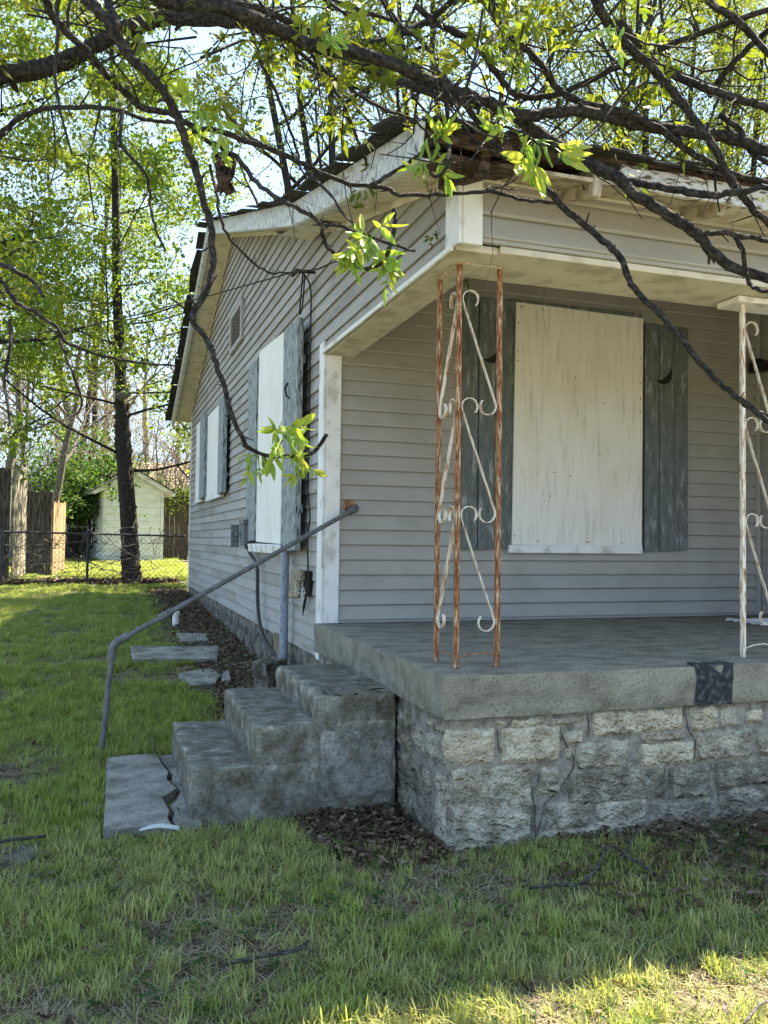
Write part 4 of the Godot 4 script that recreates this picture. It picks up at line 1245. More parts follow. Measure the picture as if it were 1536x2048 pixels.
# ------------------------------------------------------------------ fences, shed, neighbour
func make_backyard() -> void:
	# chain-link fence
	var zf := -19.0
	var f := thing("chain_link_fence", "low chain-link fence across the back lawn from the house corner", "fence", Vector3(0, 0.5, zf))
	var mb := MB.new()
	mb.tube([Vector3(-7, 1.60, zf), Vector3(-1.8, 1.585, zf), Vector3(1.74, 1.545, zf)], [0.021, 0.021, 0.021], 8)
	part("top_rail", mb, M.iron, f)
	for x in [-6.4, -3.3, -1.93, -0.27]:
		mb = MB.new()
		mb.tube([Vector3(x, 0.3, zf + 0.02), Vector3(x, 1.60, zf + 0.02), Vector3(x, 1.66, zf + 0.02)], [0.028, 0.028, 0.008], 8)
		part("post", mb, M.iron, f)
	mb = MB.new()
	var step := 0.105
	var n := int(8.6 / step)
	for k in n + 12:
		for sg in [-1.0, 1.0]:
			var xa: float = -7.0 + k * step - (1.1 if sg > 0 else 0.0)
			var xb: float = xa + 1.08
			var a := Vector3(xa, 0.5, zf + 0.012 * sg) if sg > 0 else Vector3(xb, 0.5, zf + 0.012 * sg)
			var b := Vector3(xb, 1.575, zf + 0.012 * sg) if sg > 0 else Vector3(xa, 1.575, zf + 0.012 * sg)
			# cut at the two ends
			var t0 := 0.0
			var t1 := 1.0
			for lim in [-7.0, 1.68]:
				var da: float = a.x - lim
				var db: float = b.x - lim
				if da * db < 0:
					var t: float = da / (da - db)
					if (lim < 0) == (da < 0): t0 = maxf(t0, t)
					else: t1 = minf(t1, t)
				elif (lim < 0 and da < 0) or (lim > 0 and da > 0): t1 = -1.0
			if t1 - t0 < 0.05: continue
			mb.tube([a.lerp(b, t0), a.lerp(b, t1)], [0.0028, 0.0028], 3, false)
	part("wire_mesh", mb, M.iron, f).set_meta("kind", "stuff")
	# brambles and old vines caught in the wire
	mb = MB.new()
	rng.seed = 41
	for k in 70:
		var x := rng.randf_range(-2.2, 1.6) if k < 40 else rng.randf_range(-1.1, 0.2)
		var p := Vector3(x, rng.randf_range(0.5, 1.4), zf + rng.randf_range(-0.1, 0.08))
		var q := [p]
		var d := Vector3(rng.randf_range(-1, 1), rng.randf_range(-0.4, 1), 0).normalized() * 0.16
		for i in 5:
			d = (d + Vector3(rng.randf_range(-1, 1), rng.randf_range(-0.8, 0.6), rng.randf_range(-0.2, 0.2)) * 0.09)
			q.append(q[-1] + d)
		q = q.map(func(v): return Vector3(v.x, clampf(v.y, 0.5, 1.72), v.z))
		mb.tube(q, q.map(func(_p): return 0.006), 4, false)
	var br := thing("dead_vines", "tangle of bare vines woven through the chain-link fence", "vines", Vector3(-0.4, 0.5, zf))
	part("stem", mb, M.palebark, br).set_meta("kind", "stuff")
	# tall weathered fence end at the left, then two lower gates
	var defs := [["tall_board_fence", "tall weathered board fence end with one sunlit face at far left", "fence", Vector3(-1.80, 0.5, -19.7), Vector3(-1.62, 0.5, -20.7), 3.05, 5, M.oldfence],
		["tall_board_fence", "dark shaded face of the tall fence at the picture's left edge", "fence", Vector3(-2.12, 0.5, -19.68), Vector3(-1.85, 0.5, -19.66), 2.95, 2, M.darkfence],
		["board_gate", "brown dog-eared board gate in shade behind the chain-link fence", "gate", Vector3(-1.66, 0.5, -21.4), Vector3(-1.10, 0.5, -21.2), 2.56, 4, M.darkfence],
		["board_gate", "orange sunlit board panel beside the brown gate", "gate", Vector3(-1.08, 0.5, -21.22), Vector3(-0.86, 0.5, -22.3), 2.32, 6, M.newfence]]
	for a in defs:
		var p0: Vector3 = a[3]
		var p1: Vector3 = a[4]
		var o := thing(a[0], a[1], a[2], p0)
		var k: int = a[6]
		var d := (p1 - p0) / k
		for i in k:
			mb = MB.new()
			var c := p0 + d * (i + 0.5)
			var top: float = a[5] + 0.03 * sin(i * 4.0)
			mb.box(Vector3(c.x, (0.45 + top) / 2, c.z) + d.cross(Vector3.UP).normalized() * 0.004 * (i % 2), Vector3(d.length() * 0.95, top - 0.45, 0.022), Basis(d.normalized(), Vector3.UP, d.normalized().cross(Vector3.UP)) * Basis(Vector3.BACK, 0.01 * sin(i * 3.0)), 0.004)
			part("board", mb, a[7], o)
		mb = MB.new()
		for yy in [0.9, top_of(a[5]) ]:
			mb.bar(p0 + Vector3(0, yy - 0.5, 0) - d.cross(Vector3.UP).normalized() * 0.03, p1 + Vector3(0, yy - 0.5, 0) - d.cross(Vector3.UP).normalized() * 0.03, 0.08, 0.035)
		part("cross_rail", mb, a[7], o)
	# dark privacy fence at the very back
	var bf := thing("privacy_fence", "dark grey privacy fence along the back of the yard", "fence", Vector3(0, 0.8, -27.6))
	rng.seed = 14
	var x := -5.0
	while x < 9.0:
		mb = MB.new()
		var hgt := 2.30 + rng.randf_range(-0.04, 0.04) + (0.25 if x < -1.0 else 0.0)
		mb.box(Vector3(x, 0.75 + hgt / 2, -27.6 + rng.randf_range(-0.008, 0.008)), Vector3(0.135, hgt, 0.02), Basis(Vector3.BACK, rng.randf_range(-0.012, 0.012)), 0.004)
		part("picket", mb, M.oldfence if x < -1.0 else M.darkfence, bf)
		x += 0.145
	mb = MB.new()
	mb.bx(Vector3(-5, 1.2, -27.66), Vector3(9, 1.29, -27.615), 0.004)
	mb.bx(Vector3(-5, 2.6, -27.66), Vector3(9, 2.69, -27.615), 0.004)
	part("cross_rail", mb, M.darkfence, bf)
	make_shed()
	# neighbour's house behind
	var nh := thing("neighbour_house", "low neighbouring house with a faded pinkish shingle roof beyond the fence", "house", Vector3(6, 1, -40))
	mb = MB.new()
	mb.bx(Vector3(0.4, 0.8, -44), Vector3(13, 3.35, -37.2), 0)
	part("wall", mb, M.shed, nh)
	for k in 12:
		mb = MB.new()
		var s0 := k / 12.0
		var s1 := (k + 1) / 12.0
		var a0 := Vector3(0, 3.25, -36.6).lerp(Vector3(0, 5.0, -40.6), s0)
		var a1 := Vector3(0, 3.25, -36.6).lerp(Vector3(0, 5.0, -40.6), s1)
		mb.quad(Vector3(0, a0.y + 0.03, a0.z), Vector3(13.4, a0.y + 0.03, a0.z), Vector3(13.4, a1.y, a1.z), Vector3(0, a1.y, a1.z))
		mb.quad(Vector3(0, a0.y, a0.z), Vector3(13.4, a0.y, a0.z), Vector3(13.4, a0.y + 0.03, a0.z), Vector3(0, a0.y + 0.03, a0.z))
		part("shingle_course", mb, M.roofpink, nh)
	mb = MB.new()
	mb.quad(Vector3(0, 5.0, -40.6), Vector3(13.4, 5.0, -40.6), Vector3(13.4, 3.25, -44.6), Vector3(0, 3.25, -44.6))
	mb.tri(Vector3(0.4, 3.3, -36.9), Vector3(0.4, 4.9, -40.6), Vector3(0.4, 3.3, -44.2))
	part("roof", mb, M.roofpink, nh)

func top_of(t: float) -> float:
	return t - 0.35

func make_shed() -> void:
	var c := Vector3(0.72, 0.78, -27.05)
	var s := thing("garden_shed", "small white lap-sided garden shed with a pointed gable", "shed", c)
	var turn := Basis(Vector3.UP, 0.16)
	var w := 0.86
	var dd := 1.0
	var add := func(called: String, mb: MB, m: Material) -> void:
		var o := MeshInstance3D.new()
		o.mesh = mb.done(); o.material_override = m
		named(o, called, s)
		o.transform = Transform3D(turn, Vector3.ZERO)
	var mb := MB.new()
	mb.extrude([Vector2(-w + 0.02, -0.2), Vector2(w - 0.02, -0.2), Vector2(w - 0.02, 2.15), Vector2(0, 2.60), Vector2(-w + 0.02, 2.15)], Vector3(0, 0, dd - 0.02), Vector3(0, 0, -dd), Vector3.RIGHT, Vector3.UP)
	add.call("wall", mb, M.shed)
	var y := -0.02
	while y < 2.55:
		mb = MB.new()
		var hw0 := minf(w, (2.62 - y) / 0.45 * w)
		var hw1 := minf(w, maxf(0.02, (2.62 - y - 0.205) / 0.45 * w))
		if y < 2.15: hw0 = w
		if y + 0.205 < 2.15: hw1 = w
		mb.quad(Vector3(-hw0, y + 0.006, dd + 0.03), Vector3(hw0, y + 0.006, dd + 0.03), Vector3(hw1, y + 0.205, dd + 0.002), Vector3(-hw1, y + 0.205, dd + 0.002))
		mb.quad(Vector3(-hw0, y, dd - 0.01), Vector3(hw0, y, dd - 0.01), Vector3(hw0, y + 0.006, dd + 0.03), Vector3(-hw0, y + 0.006, dd + 0.03))
		if y < 2.1:
			mb.quad(Vector3(-w - 0.014, y, -dd), Vector3(-w - 0.014, y, dd), Vector3(-w - 0.002, y + 0.205, dd), Vector3(-w - 0.002, y + 0.205, -dd))
			mb.quad(Vector3(-w + 0.01, y, -dd), Vector3(-w + 0.01, y, dd), Vector3(-w - 0.014, y, dd), Vector3(-w - 0.014, y, -dd))
		add.call("siding_board", mb, M.shed)
		y += 0.205
	for sg in [-1.0, 1.0]:
		mb = MB.new()
		mb.box(Vector3((w - 0.035) * sg, 1.05, dd + 0.032), Vector3(0.09, 2.25, 0.02), Basis.IDENTITY, 0.003)
		add.call("corner_trim", mb, M.white)
		mb = MB.new()
		mb.bar(Vector3((w + 0.30) * sg, 2.02, dd + 0.13), Vector3(0, 2.66, dd + 0.13), 0.15, 0.03)
		add.call("fascia", mb, M.white)
		mb = MB.new()
		mb.bar(Vector3((w + 0.32) * sg, 2.08, 0.05), Vector3(0.0, 2.74, 0.05), 0.03, 2 * dd + 0.3)
		add.call("roof", mb, M.shingle)
		mb = MB.new()
		mb.bx(Vector3(-0.02, -0.09, -dd) + Vector3((w + 0.30) * sg, 2.06, 0.0), Vector3(0.02, 0.06, dd + 0.115) + Vector3((w + 0.30) * sg, 2.06, 0.0), 0.004)
		add.call("eave_fascia", mb, M.white)
		mb = MB.new()
		mb.bar(Vector3((w + 0.28) * sg, 1.98, 0.06), Vector3((w - 0.02) * sg, 2.10, 0.06), 0.01, 2 * dd + 0.1)
		add.call("soffit", mb, M.soffit)
	var pl := thing("plank_edging", "line of grey planks lying in the grass before the shed", "planks", Vector3(1.4, 0.75, -25.2))
	for k in 3:
		mb = MB.new()
		mb.box(Vector3(0.4 + k * 1.1, ground(1.0, -25.2) + 0.03, -25.3 - 0.25 * k), Vector3(1.05, 0.05, 0.14), Basis(Vector3.UP, 0.03 * k), 0.006)
		part("plank", mb, M.oldfence, pl)

# ------------------------------------------------------------------ trees
func limb(mb: MB, p: Vector3, d: Vector3, len: float, r: float, depth: int, up: float, tips: Array, wander := 0.28, sides := 6, kids := 4) -> void:
	var n := 5 if depth > 0 else 4
	var pts := [p]
	var rr := [r]
	for i in n:
		d = (d + Vector3(rng.randf_range(-1, 1), rng.randf_range(-1, 1) + up, rng.randf_range(-1, 1)) * wander).normalized()
		pts.append(pts[-1] + d * len / n)
		rr.append(lerpf(r, r * (0.45 if depth > 0 else 0.25), float(i + 1) / n))
	mb.tube(pts, rr, sides, false)
	if depth == 0:
		for i in range(1, n + 1): tips.append(pts[i])
		return
	for k in kids:
		var t := lerpf(0.3, 1.0, (k + rng.randf()) / kids) * n
		var i := mini(int(t), n - 1)
		var q: Vector3 = pts[i].lerp(pts[i + 1], t - i)
		var side := d.cross(Vector3(rng.randf_range(-1, 1), rng.randf_range(-1, 1), rng.randf_range(-1, 1))).normalized()
		limb(mb, q, (d * rng.randf_range(0.4, 1.0) + side).normalized(), len * rng.randf_range(0.42, 0.65), rr[i] * 0.6, depth - 1, up, tips, wander, maxi(3, sides - 1), kids)
	if depth == 1: tips.append(pts[-1])

func spray_mesh(n: int, size: float, spread: float, sd: int, slim := 1.0) -> ArrayMesh:
	# a tuft of small folded leaves
	var r := RandomNumberGenerator.new()
	r.seed = sd
	var mb := MB.new()
	mb.colored = true
	for k in n:
		var o := Vector3(r.randf_range(-1, 1), r.randf_range(-1, 1), r.randf_range(-1, 1)) * spread
		var d := Vector3(r.randf_range(-1, 1), r.randf_range(-1.3, 0.3), r.randf_range(-1, 1)).normalized()
		var s := d.cross(Vector3(r.randf_range(-1, 1), r.randf_range(0.2, 1), r.randf_range(-1, 1))).normalized()
		var u := s.cross(d)
		var l := size * r.randf_range(0.6, 1.2)
		var w := l * r.randf_range(0.26, 0.4) * slim
		mb.col = Color.WHITE * r.randf_range(0.75, 1.2)
		mb.col.a = 1.0
		var a := o
		var b := o + d * l
		var m1 := o + d * l * 0.42 + s * w + u * w * 0.3
		var m2 := o + d * l * 0.42 - s * w + u * w * 0.3
		mb.tri(a, m2, b)
		mb.tri(a, b, m1)
	return mb.done()

func crown(called: String, parent: Node, tips: Array, count: int, jitter: float, size: float, cols: Array, m: Material, sprays: Array, droop := 0.0) -> void:
	var buckets := [[], []]
	var tints := [[], []]
	if tips.is_empty(): return
	for k in count:
		var p: Vector3 = tips[rng.randi() % tips.size()]
		p += Vector3(rng.randfn(), rng.randfn() * 0.8 - droop, rng.randfn()) * jitter
		var b := Basis(Vector3(rng.randf_range(-1, 1), rng.randf_range(-1, 1), rng.randf_range(-1, 1)).normalized(), rng.randf() * TAU).scaled(Vector3.ONE * size * rng.randf_range(0.45, 1.5))
		var q := k % 2
		buckets[q].append(Transform3D(b, p))
		var c: Color = cols[rng.randi() % cols.size()]
		var f := rng.randf_range(0.75, 1.25)
		tints[q].append(Color(c.r * f, c.g * f * rng.randf_range(0.92, 1.08), c.b * f))
	for q in 2: strew(called, sprays[q], m, parent, buckets[q], tints[q])

var SPRAY := []
var SMALL := []

func make_far_trees() -> void:
	SPRAY = [spray_mesh(9, 0.105, 0.15, 1), spray_mesh(9, 0.10, 0.17, 2)]
	SMALL = [spray_mesh(8, 0.075, 0.16, 3), spray_mesh(8, 0.07, 0.18, 4)]
	var green := [Color(0.15, 0.235, 0.03), Color(0.19, 0.265, 0.032), Color(0.23, 0.285, 0.036), Color(0.12, 0.20, 0.03)]
	var yellow := [Color(0.22, 0.25, 0.03), Color(0.26, 0.275, 0.035), Color(0.18, 0.225, 0.03)]
	# the lawn tree behind the chain-link fence
	rng.seed = 101
	var t := thing("lawn_tree", "tall young-leaved tree with a dark shaggy trunk behind the chain-link fence", "tree", Vector3(0.62, 0.5, -19.5))
	var mb := MB.new()
	var tr := bend([Vector3(0.66, 0.35, -19.5), Vector3(0.62, 0.9, -19.5), Vector3(0.55, 2.0, -19.5), Vector3(0.40, 3.6, -19.5), Vector3(0.33, 5.0, -19.5), Vector3(0.20, 7.0, -19.4), Vector3(0.12, 9.0, -19.3), Vector3(0.0, 11.5, -19.2), Vector3(-0.1, 14.0, -19.1)], 5)
	var rad := []
	for i in tr.size():
		var f := float(i) / (tr.size() - 1)
		rad.append(ramp(f, [0.0, 0.06, 0.15, 0.4, 0.5, 1.0], [0.29, 0.215, 0.185, 0.16, 0.12, 0.035]))
	mb.tube(tr, rad, 14, true, 0.07)
	part("trunk", mb, M.trunk, t)
	mb = MB.new()
	for k in 150:     # shaggy twigs and bark scales down the trunk
		var i := rng.randi_range(1, 20)
		var a := rng.randf() * TAU
		var p: Vector3 = tr[i].lerp(tr[i + 1], rng.randf()) + Vector3(cos(a), 0, sin(a)) * rad[i] * 0.98
		mb.box(p, Vector3(0.05, rng.randf_range(0.03, 0.10), 0.05), Basis(Vector3.UP, a) * Basis(Vector3.BACK, rng.randf_range(-0.4, 0.4)), 0.01)
	part("bark_scales", mb, M.trunk, t).set_meta("kind", "stuff")
	mb = MB.new()
	mb.tube([Vector3(0.30, 4.55, -19.35), Vector3(0.42, 4.62, -19.28), Vector3(0.52, 4.7, -19.22)], [0.1, 0.09, 0.085], 10)
	part("limb_stub", mb, M.palebark, t)
	var tips := []
	for k in 22:
		mb = MB.new()
		var f := lerpf(0.34, 0.98, k / 21.0)
		var i := int(f * (tr.size() - 1))
		var a := k * 2.4
		limb(mb, tr[i], Vector3(cos(a), 0.25, sin(a) * 0.25 - 0.06).normalized(), lerpf(3.4, 1.2, (f - 0.34) / 0.64), rad[i] * 0.22, 2, 0.12, tips, 0.25, 6, 4)
		part("limb", mb, M.bark, t)
	crown("foliage", t, tips, 5800, 0.24, 0.9, green, M.leaf, SPRAY, 0.25)
	# a second leafy crown that stands nearer on the left, outside its own trunk
	rng.seed = 133
	var t2 := thing("side_tree", "leafy tree whose crown fills the upper left beside the lawn tree", "tree", Vector3(-3.6, 0.5, -17.0))
	mb = MB.new()
	tr = bend([Vector3(-3.6, 0.3, -17), Vector3(-3.5, 3, -17), Vector3(-3.3, 6, -17), Vector3(-3.0, 9.5, -17), Vector3(-2.9, 13, -17)], 5)
	rad = []
	for i in tr.size(): rad.append(lerpf(0.24, 0.05, float(i) / (tr.size() - 1)))
	mb.tube(tr, rad, 10, true, 0.05)
	part("trunk", mb, M.trunk, t2)
	tips = []
	for k in 16:
		mb = MB.new()
		var f := lerpf(0.40, 0.98, k / 15.0)
		var i := int(f * (tr.size() - 1))
		var a := k * 2.4
		limb(mb, tr[i], Vector3(cos(a) * 0.9 + 0.4, 0.2, sin(a)).normalized(), lerpf(3.2, 1.2, (f - 0.4) / 0.6), rad[i] * 0.4, 2, 0.1, tips, 0.25, 6, 4)
		part("limb", mb, M.bark, t2)
	crown("foliage", t2, tips, 3000, 0.24, 0.9, green + yellow, M.leaf, SPRAY, 0.2)
	# many-stemmed trees behind the house
	var spots := [[4.8, -18.2, 17.0], [7.6, -18.3, 19.0], [9.9, -18.1, 18.0], [12.6, -18.6, 20.0], [15.6, -18.8, 19.0], [-1.2, -36.0, 20.0], [18.5, -22.0, 20.0]]
	var how := ["behind the ridge above the side wall", "second along the ridge, above the rotten eave corner", "third along the ridge, its stems rising over the porch roof", "fourth along the ridge with several pale upright stems", "fifth along the ridge near the picture's right edge", "behind the shed and the lawn tree", "farthest right, mostly hidden by the porch roof"]
	for k in spots.size():
		rng.seed = 200 + k
		var sp: Array = spots[k]
		var o := thing("yard_tree", "slender tree with yellow-green leaves, %s" % how[k], "tree", Vector3(sp[0], 0.9, sp[1]), "spring-leaved trees behind the house")
		tips = []
		for q in 3:
			mb = MB.new()
			var lean := Vector3(rng.randf_range(-0.16, 0.16), 1, rng.randf_range(-0.1, 0.1))
			var pts := []
			rad = []
			for i in 9:
				pts.append(Vector3(sp[0] + q * 0.25, 0.7, sp[1]) + lean * sp[2] * i / 8.0 + Vector3(rng.randf_range(-0.15, 0.15), 0, rng.randf_range(-0.15, 0.15)) * (1 if i else 0))
				rad.append(lerpf(0.15, 0.02, i / 8.0))
			mb.tube(pts, rad, 8, true, 0.04)
			part("trunk", mb, M.bark, o)
			for j in 10:
				mb = MB.new()
				var f := lerpf(0.25, 0.98, j / 9.0) * 8
				var i := mini(int(f), 7)
				var a := rng.randf() * TAU
				limb(mb, pts[i].lerp(pts[i + 1], f - i), Vector3(cos(a), 0.75, sin(a) * 0.6).normalized(), lerpf(4.0, 1.8, f / 8), rad[i] * 0.5, 2, 0.3, tips, 0.2, 5, 3)
				part("limb", mb, M.bark, o)
		crown("foliage", o, tips, 4600, 0.26, 1.0, yellow + [Color(0.11, 0.16, 0.02)], M.leaf, SMALL, 0.1)
	# bare pale trees at the left
	var bare := [[-2.35, -23.5, 9.0, 0.06, "thick pale bare tree with a straight trunk at the left edge"], [-1.55, -24.5, 8.0, 0.16, "pale bare tree leaning right behind the brown gate"], [-1.85, -24.0, 7.0, -0.02, "thin bare stem between the two pale bare trees"], [-3.6, -27.0, 9.0, 0.05, "bare tree farther left, cut by the picture's edge"]]
	for k in bare.size():
		rng.seed = 300 + k
		var b: Array = bare[k]
		var o := thing("bare_tree", b[4], "tree", Vector3(b[0], 0.7, b[1]), "bare pale trees at the left")
		mb = MB.new()
		var pts := []
		rad = []
		for i in 8:
			pts.append(Vector3(b[0], 0.6, b[1]) + Vector3(b[3], 1, 0) * b[2] * i / 7.0 + Vector3(rng.randf_range(-0.12, 0.12), 0, 0) * (1 if i else 0))
			rad.append(lerpf([0.13, 0.12, 0.055, 0.10][k], 0.03, i / 7.0))
		mb.tube(pts, rad, 9, true, 0.03)
		part("trunk", mb, M.palebark, o)
		tips = []
		for j in 9:
			mb = MB.new()
			var f := lerpf(0.35, 0.98, j / 8.0) * 7
			var i := mini(int(f), 6)
			var a := rng.randf() * TAU
			limb(mb, pts[i].lerp(pts[i + 1], f - i), Vector3(cos(a), 0.7, sin(a)).normalized(), 2.6, rad[i] * 0.45, 2, 0.25, tips, 0.22, 5, 4)
			part("limb", mb, M.palebark, o)
		crown("foliage", o, tips, 260, 0.2, 0.6, [Color(0.3, 0.22, 0.16), Color(0.25, 0.26, 0.08)], M.dry, SMALL)
	# round evergreen bush by the shed
	rng.seed = 411
	var bu := thing("evergreen_bush", "dense dark green bush spilling over the back fence left of the shed", "bush", Vector3(-0.9, 0.8, -27.0))
	mb = MB.new()
	tips = []
	for k in 9:
		limb(mb, Vector3(-0.9, 0.7, -27.1), Vector3(rng.randf_range(-0.5, 0.7), 1, rng.randf_range(-0.3, 0.3)).normalized(), 2.6, 0.05, 2, 0.0, tips, 0.25, 5, 4)
	part("stem", mb, M.bark, bu)
	crown("foliage", bu, tips.filter(func(p): return p.y > 2.0), 1500, 0.26, 1.0, [Color(0.04, 0.085, 0.02), Color(0.06, 0.12, 0.025), Color(0.09, 0.16, 0.03)], M.leaf, SPRAY)
	# ivy on the back fence
	var iv := thing("fence_ivy", "ivy hanging over the top of the back fence right of the shed", "ivy", Vector3(2.2, 2.8, -27.5))
	tips = []
	for k in 140:
		var x := rng.randf_range(1.6, 4.2)
		tips.append(Vector3(x, 3.05 - absf(rng.randfn()) * 0.35, -27.45))
	for k in 40: tips.append(Vector3(rng.randf_range(-1.4, -0.2), 2.9 - absf(rng.randfn()) * 0.4, -27.45))
	crown("leaves", iv, tips, 420, 0.07, 0.8, [Color(0.09, 0.15, 0.025), Color(0.15, 0.20, 0.03)], M.leaf, SMALL)
	# tan brush in bud behind the fence
	for k in 4:
		rng.seed = 500 + k
		var x: float = [0.6, 2.4, 4.6, -1.6][k]
		var z: float = [-33.0, -31.5, -33.0, -34.0][k]
		var o := thing("budding_shrub", ["tan budding thicket behind the shed roof", "tan budding thicket between shed and house", "tan budding thicket mostly hidden by the house corner", "tan budding thicket left of the dark bush"][k], "shrub", Vector3(x, 1, z), "tan thickets behind the back fence")
		tips = []
		mb = MB.new()
		for j in 16:
			limb(mb, Vector3(x + rng.randf_range(-0.6, 0.6), 0.9, z + rng.randf_range(-0.4, 0.4)), Vector3(rng.randf_range(-0.6, 0.6), 1, rng.randf_range(-0.4, 0.4)).normalized(), rng.randf_range(3.0, 5.0), 0.04, 2, 0.1, tips, 0.2, 4, 4)
		part("stem", mb, M.palebark, o).set_meta("kind", "stuff")
		crown("buds", o, tips, 2000, 0.2, 0.55, [Color(0.24, 0.20, 0.085), Color(0.20, 0.16, 0.09), Color(0.21, 0.21, 0.06)], M.leaf, SMALL)
	# distant wood
	rng.seed = 600
	mb = MB.new()
	tips = []
	var pts2 := [Vector3(0, 0, 0), Vector3(0.1, 4, 0), Vector3(-0.1, 8, 0.1), Vector3(0, 12, 0)]
	mb.tube(pts2, [0.2, 0.15, 0.1, 0.03], 6)
	for j in 14: limb(mb, Vector3(0, rng.randf_range(2.5, 11), 0), Vector3(rng.randf_range(-1, 1), 0.8, rng.randf_range(-1, 1)).normalized(), 3.0, 0.05, 2, 0.25, tips, 0.2, 4, 3)
	var trs := []
	var cols := []
	var lt := []
	for k in 60:
		var z := rng.randf_range(-75, -48)
		var tf := Transform3D(Basis(Vector3.UP, rng.randf() * TAU).scaled(Vector3.ONE * rng.randf_range(0.7, 1.15)), Vector3(rng.randf_range(-0.22, 0.75) * -z, 0.9, z))
		trs.append(tf)
		cols.append(Color.WHITE)
		for q in 30: lt.append(tf * tips[rng.randi() % tips.size()])
	var dw := thing("distant_wood", "hazy far-off belt of bare and budding trees beyond the yards", "woods", Vector3(0, 1, -60))
	dw.set_meta("kind", "stuff")
	strew("trunks", mb.done(), M.palebark, dw, trs, cols)
	crown("buds", dw, lt, 9000, 0.5, 1.7, [Color(0.18, 0.155, 0.07), Color(0.13, 0.145, 0.04), Color(0.19, 0.145, 0.09)], M.leaf, SMALL)

# the big tree whose boughs hang in front of the house
var bough_pts := []

func bough(t: Node3D, called: String, r0: float, r1: float, a: Array) -> void:
	var p := []
	for i in range(0, a.size(), 3): p.append(Vector3(a[i], a[i + 1], a[i + 2]))
	p = bend(p, 5)
	var rr := []
	for i in p.size():
		var f := float(i) / (p.size() - 1)
		rr.append(lerpf(r0, r1, f) * (1.0 + 0.10 * nz2.get_noise_2d(i * 60.0, r0 * 9000.0)))
		if i > 0 and i < p.size() - 1:
			p[i] += Vector3(nz2.get_noise_2d(i * 55.0, r0 * 5e4), nz2.get_noise_2d(i * 55.0, r0 * 7e4), 0) * 0.008
	var mb := MB.new()
	mb.tube(p, rr, 9 if r0 > 0.02 else 7, true, 0.075)
	# knots and short spurs
	for k in int(p.size() / 4.0):
		var i := rng.randi_range(1, p.size() - 2)
		var d := Vector3(rng.randf_range(-1, 1), rng.randf_range(-1, 1), rng.randf_range(-0.6, 0.6)).normalized()
		mb.tube([p[i], p[i] + d * rr[i] * 1.4, p[i] + d * (rr[i] * 1.6 + rng.randf_range(0.005, 0.03))], [rr[i] * 0.5, rr[i] * 0.35, rr[i] * 0.2], 5, true)
	part(called, mb, M.trunkbark if r0 > 0.058 else M.bark, t)
	for i in p.size(): bough_pts.append([p[i], rr[i]])

func blade_leaf(sd: int) -> ArrayMesh:
	# one lance-shaped leaflet along +y, folded at the rib and curling
	var r := RandomNumberGenerator.new()
	r.seed = sd
	var mb := MB.new()
	var curl := r.randf_range(-0.5, 1.1)
	var fold := r.randf_range(0.15, 0.5)
	var wd := r.randf_range(0.15, 0.21)
	var rows := []
	for j in 8:
		var f := j / 7.0
		var w := wd * pow(sin(pow(f, 0.75) * PI), 0.85) * (1.0 if j % 2 == 0 else 0.9) if j > 0 and j < 7 else 0.004
		var y := f
		var z := curl * f * f * 0.6
		rows.append([Vector3(-w, y - 0.02 * (j % 2), z + fold * w), Vector3(-w * 0.5, y, z + fold * w * 0.42), Vector3(0, y, z), Vector3(w * 0.5, y, z + fold * w * 0.42), Vector3(w, y - 0.02 * (j % 2), z + fold * w)])
	mb.grid(rows)
	return mb.done()

func sprig(t: Node3D, at: Vector3, size: float, leaves: int, style: int, label := "") -> void:
	var o := holder("leaf_sprig", t, label)
	var stems := MB.new()
	var made := 0
	var centre := at
	while made < leaves:
		# one compound leaf: a stalk with leaflets towards its end
		var d := Vector3(rng.randf_range(-1, 1), rng.randf_range(-0.7, 1.0) if style == 0 else rng.randf_range(-1.2, 0.5), rng.randf_range(-0.7, 0.7)).normalized()
		var l := size * rng.randf_range(0.4, 0.75)
		var tip := centre + d * l + Vector3.DOWN * l * 0.15
		stems.tube([centre, centre + d * l * 0.55, tip], [0.0022, 0.0016, 0.001], 4, false)
		var n := rng.randi_range(5, 7)
		for k in n:
			if made >= leaves: break
			var side := d.cross(Vector3(0.2, 0.3, 1)).normalized()
			var ang := lerpf(-1.25, 1.25, float(k) / (n - 1))
			var base := centre.lerp(tip, 0.62 + 0.38 * cos(ang))
			var ld := (d * cos(ang) + side * sin(ang) + Vector3.DOWN * rng.randf_range(0.1, 0.9) + Vector3(0, 0, rng.randf_range(-0.4, 0.4))).normalized()
			var zax := ld.cross(Vector3(rng.randf_range(-1, 1), rng.randf_range(-0.3, 0.3), rng.randf_range(0.3, 1))).cross(ld).normalized()
			var ll := size * rng.randf_range(0.2, 0.5)
			var b := Basis(ld.cross(zax).normalized(), ld, zax)
			put("leaf", LEAVES[rng.randi() % LEAVES.size()], M["sprig%d" % (rng.randi() % 3)], o, Transform3D(b.scaled_local(Vector3.ONE * ll), base))
			made += 1
	part("leaf_stalks", stems, M["sprig1"], o).set_meta("kind", "stuff")
	# bud scales and catkins at the joint
	var cat := MB.new()
	for k in 4:
		var q := [centre + Vector3(rng.randf_range(-0.03, 0.03), 0, rng.randf_range(-0.02, 0.02))]
		for i in 4: q.append(q[-1] + Vector3(rng.randf_range(-0.012, 0.012), -size * 0.12, rng.randf_range(-0.008, 0.008)))
		cat.tube(q, [0.003, 0.006, 0.006, 0.005, 0.002], 5, true, 0.3)
	part("catkins", cat, M["sprig1"], o).set_meta("kind", "stuff")

var LEAVES := []

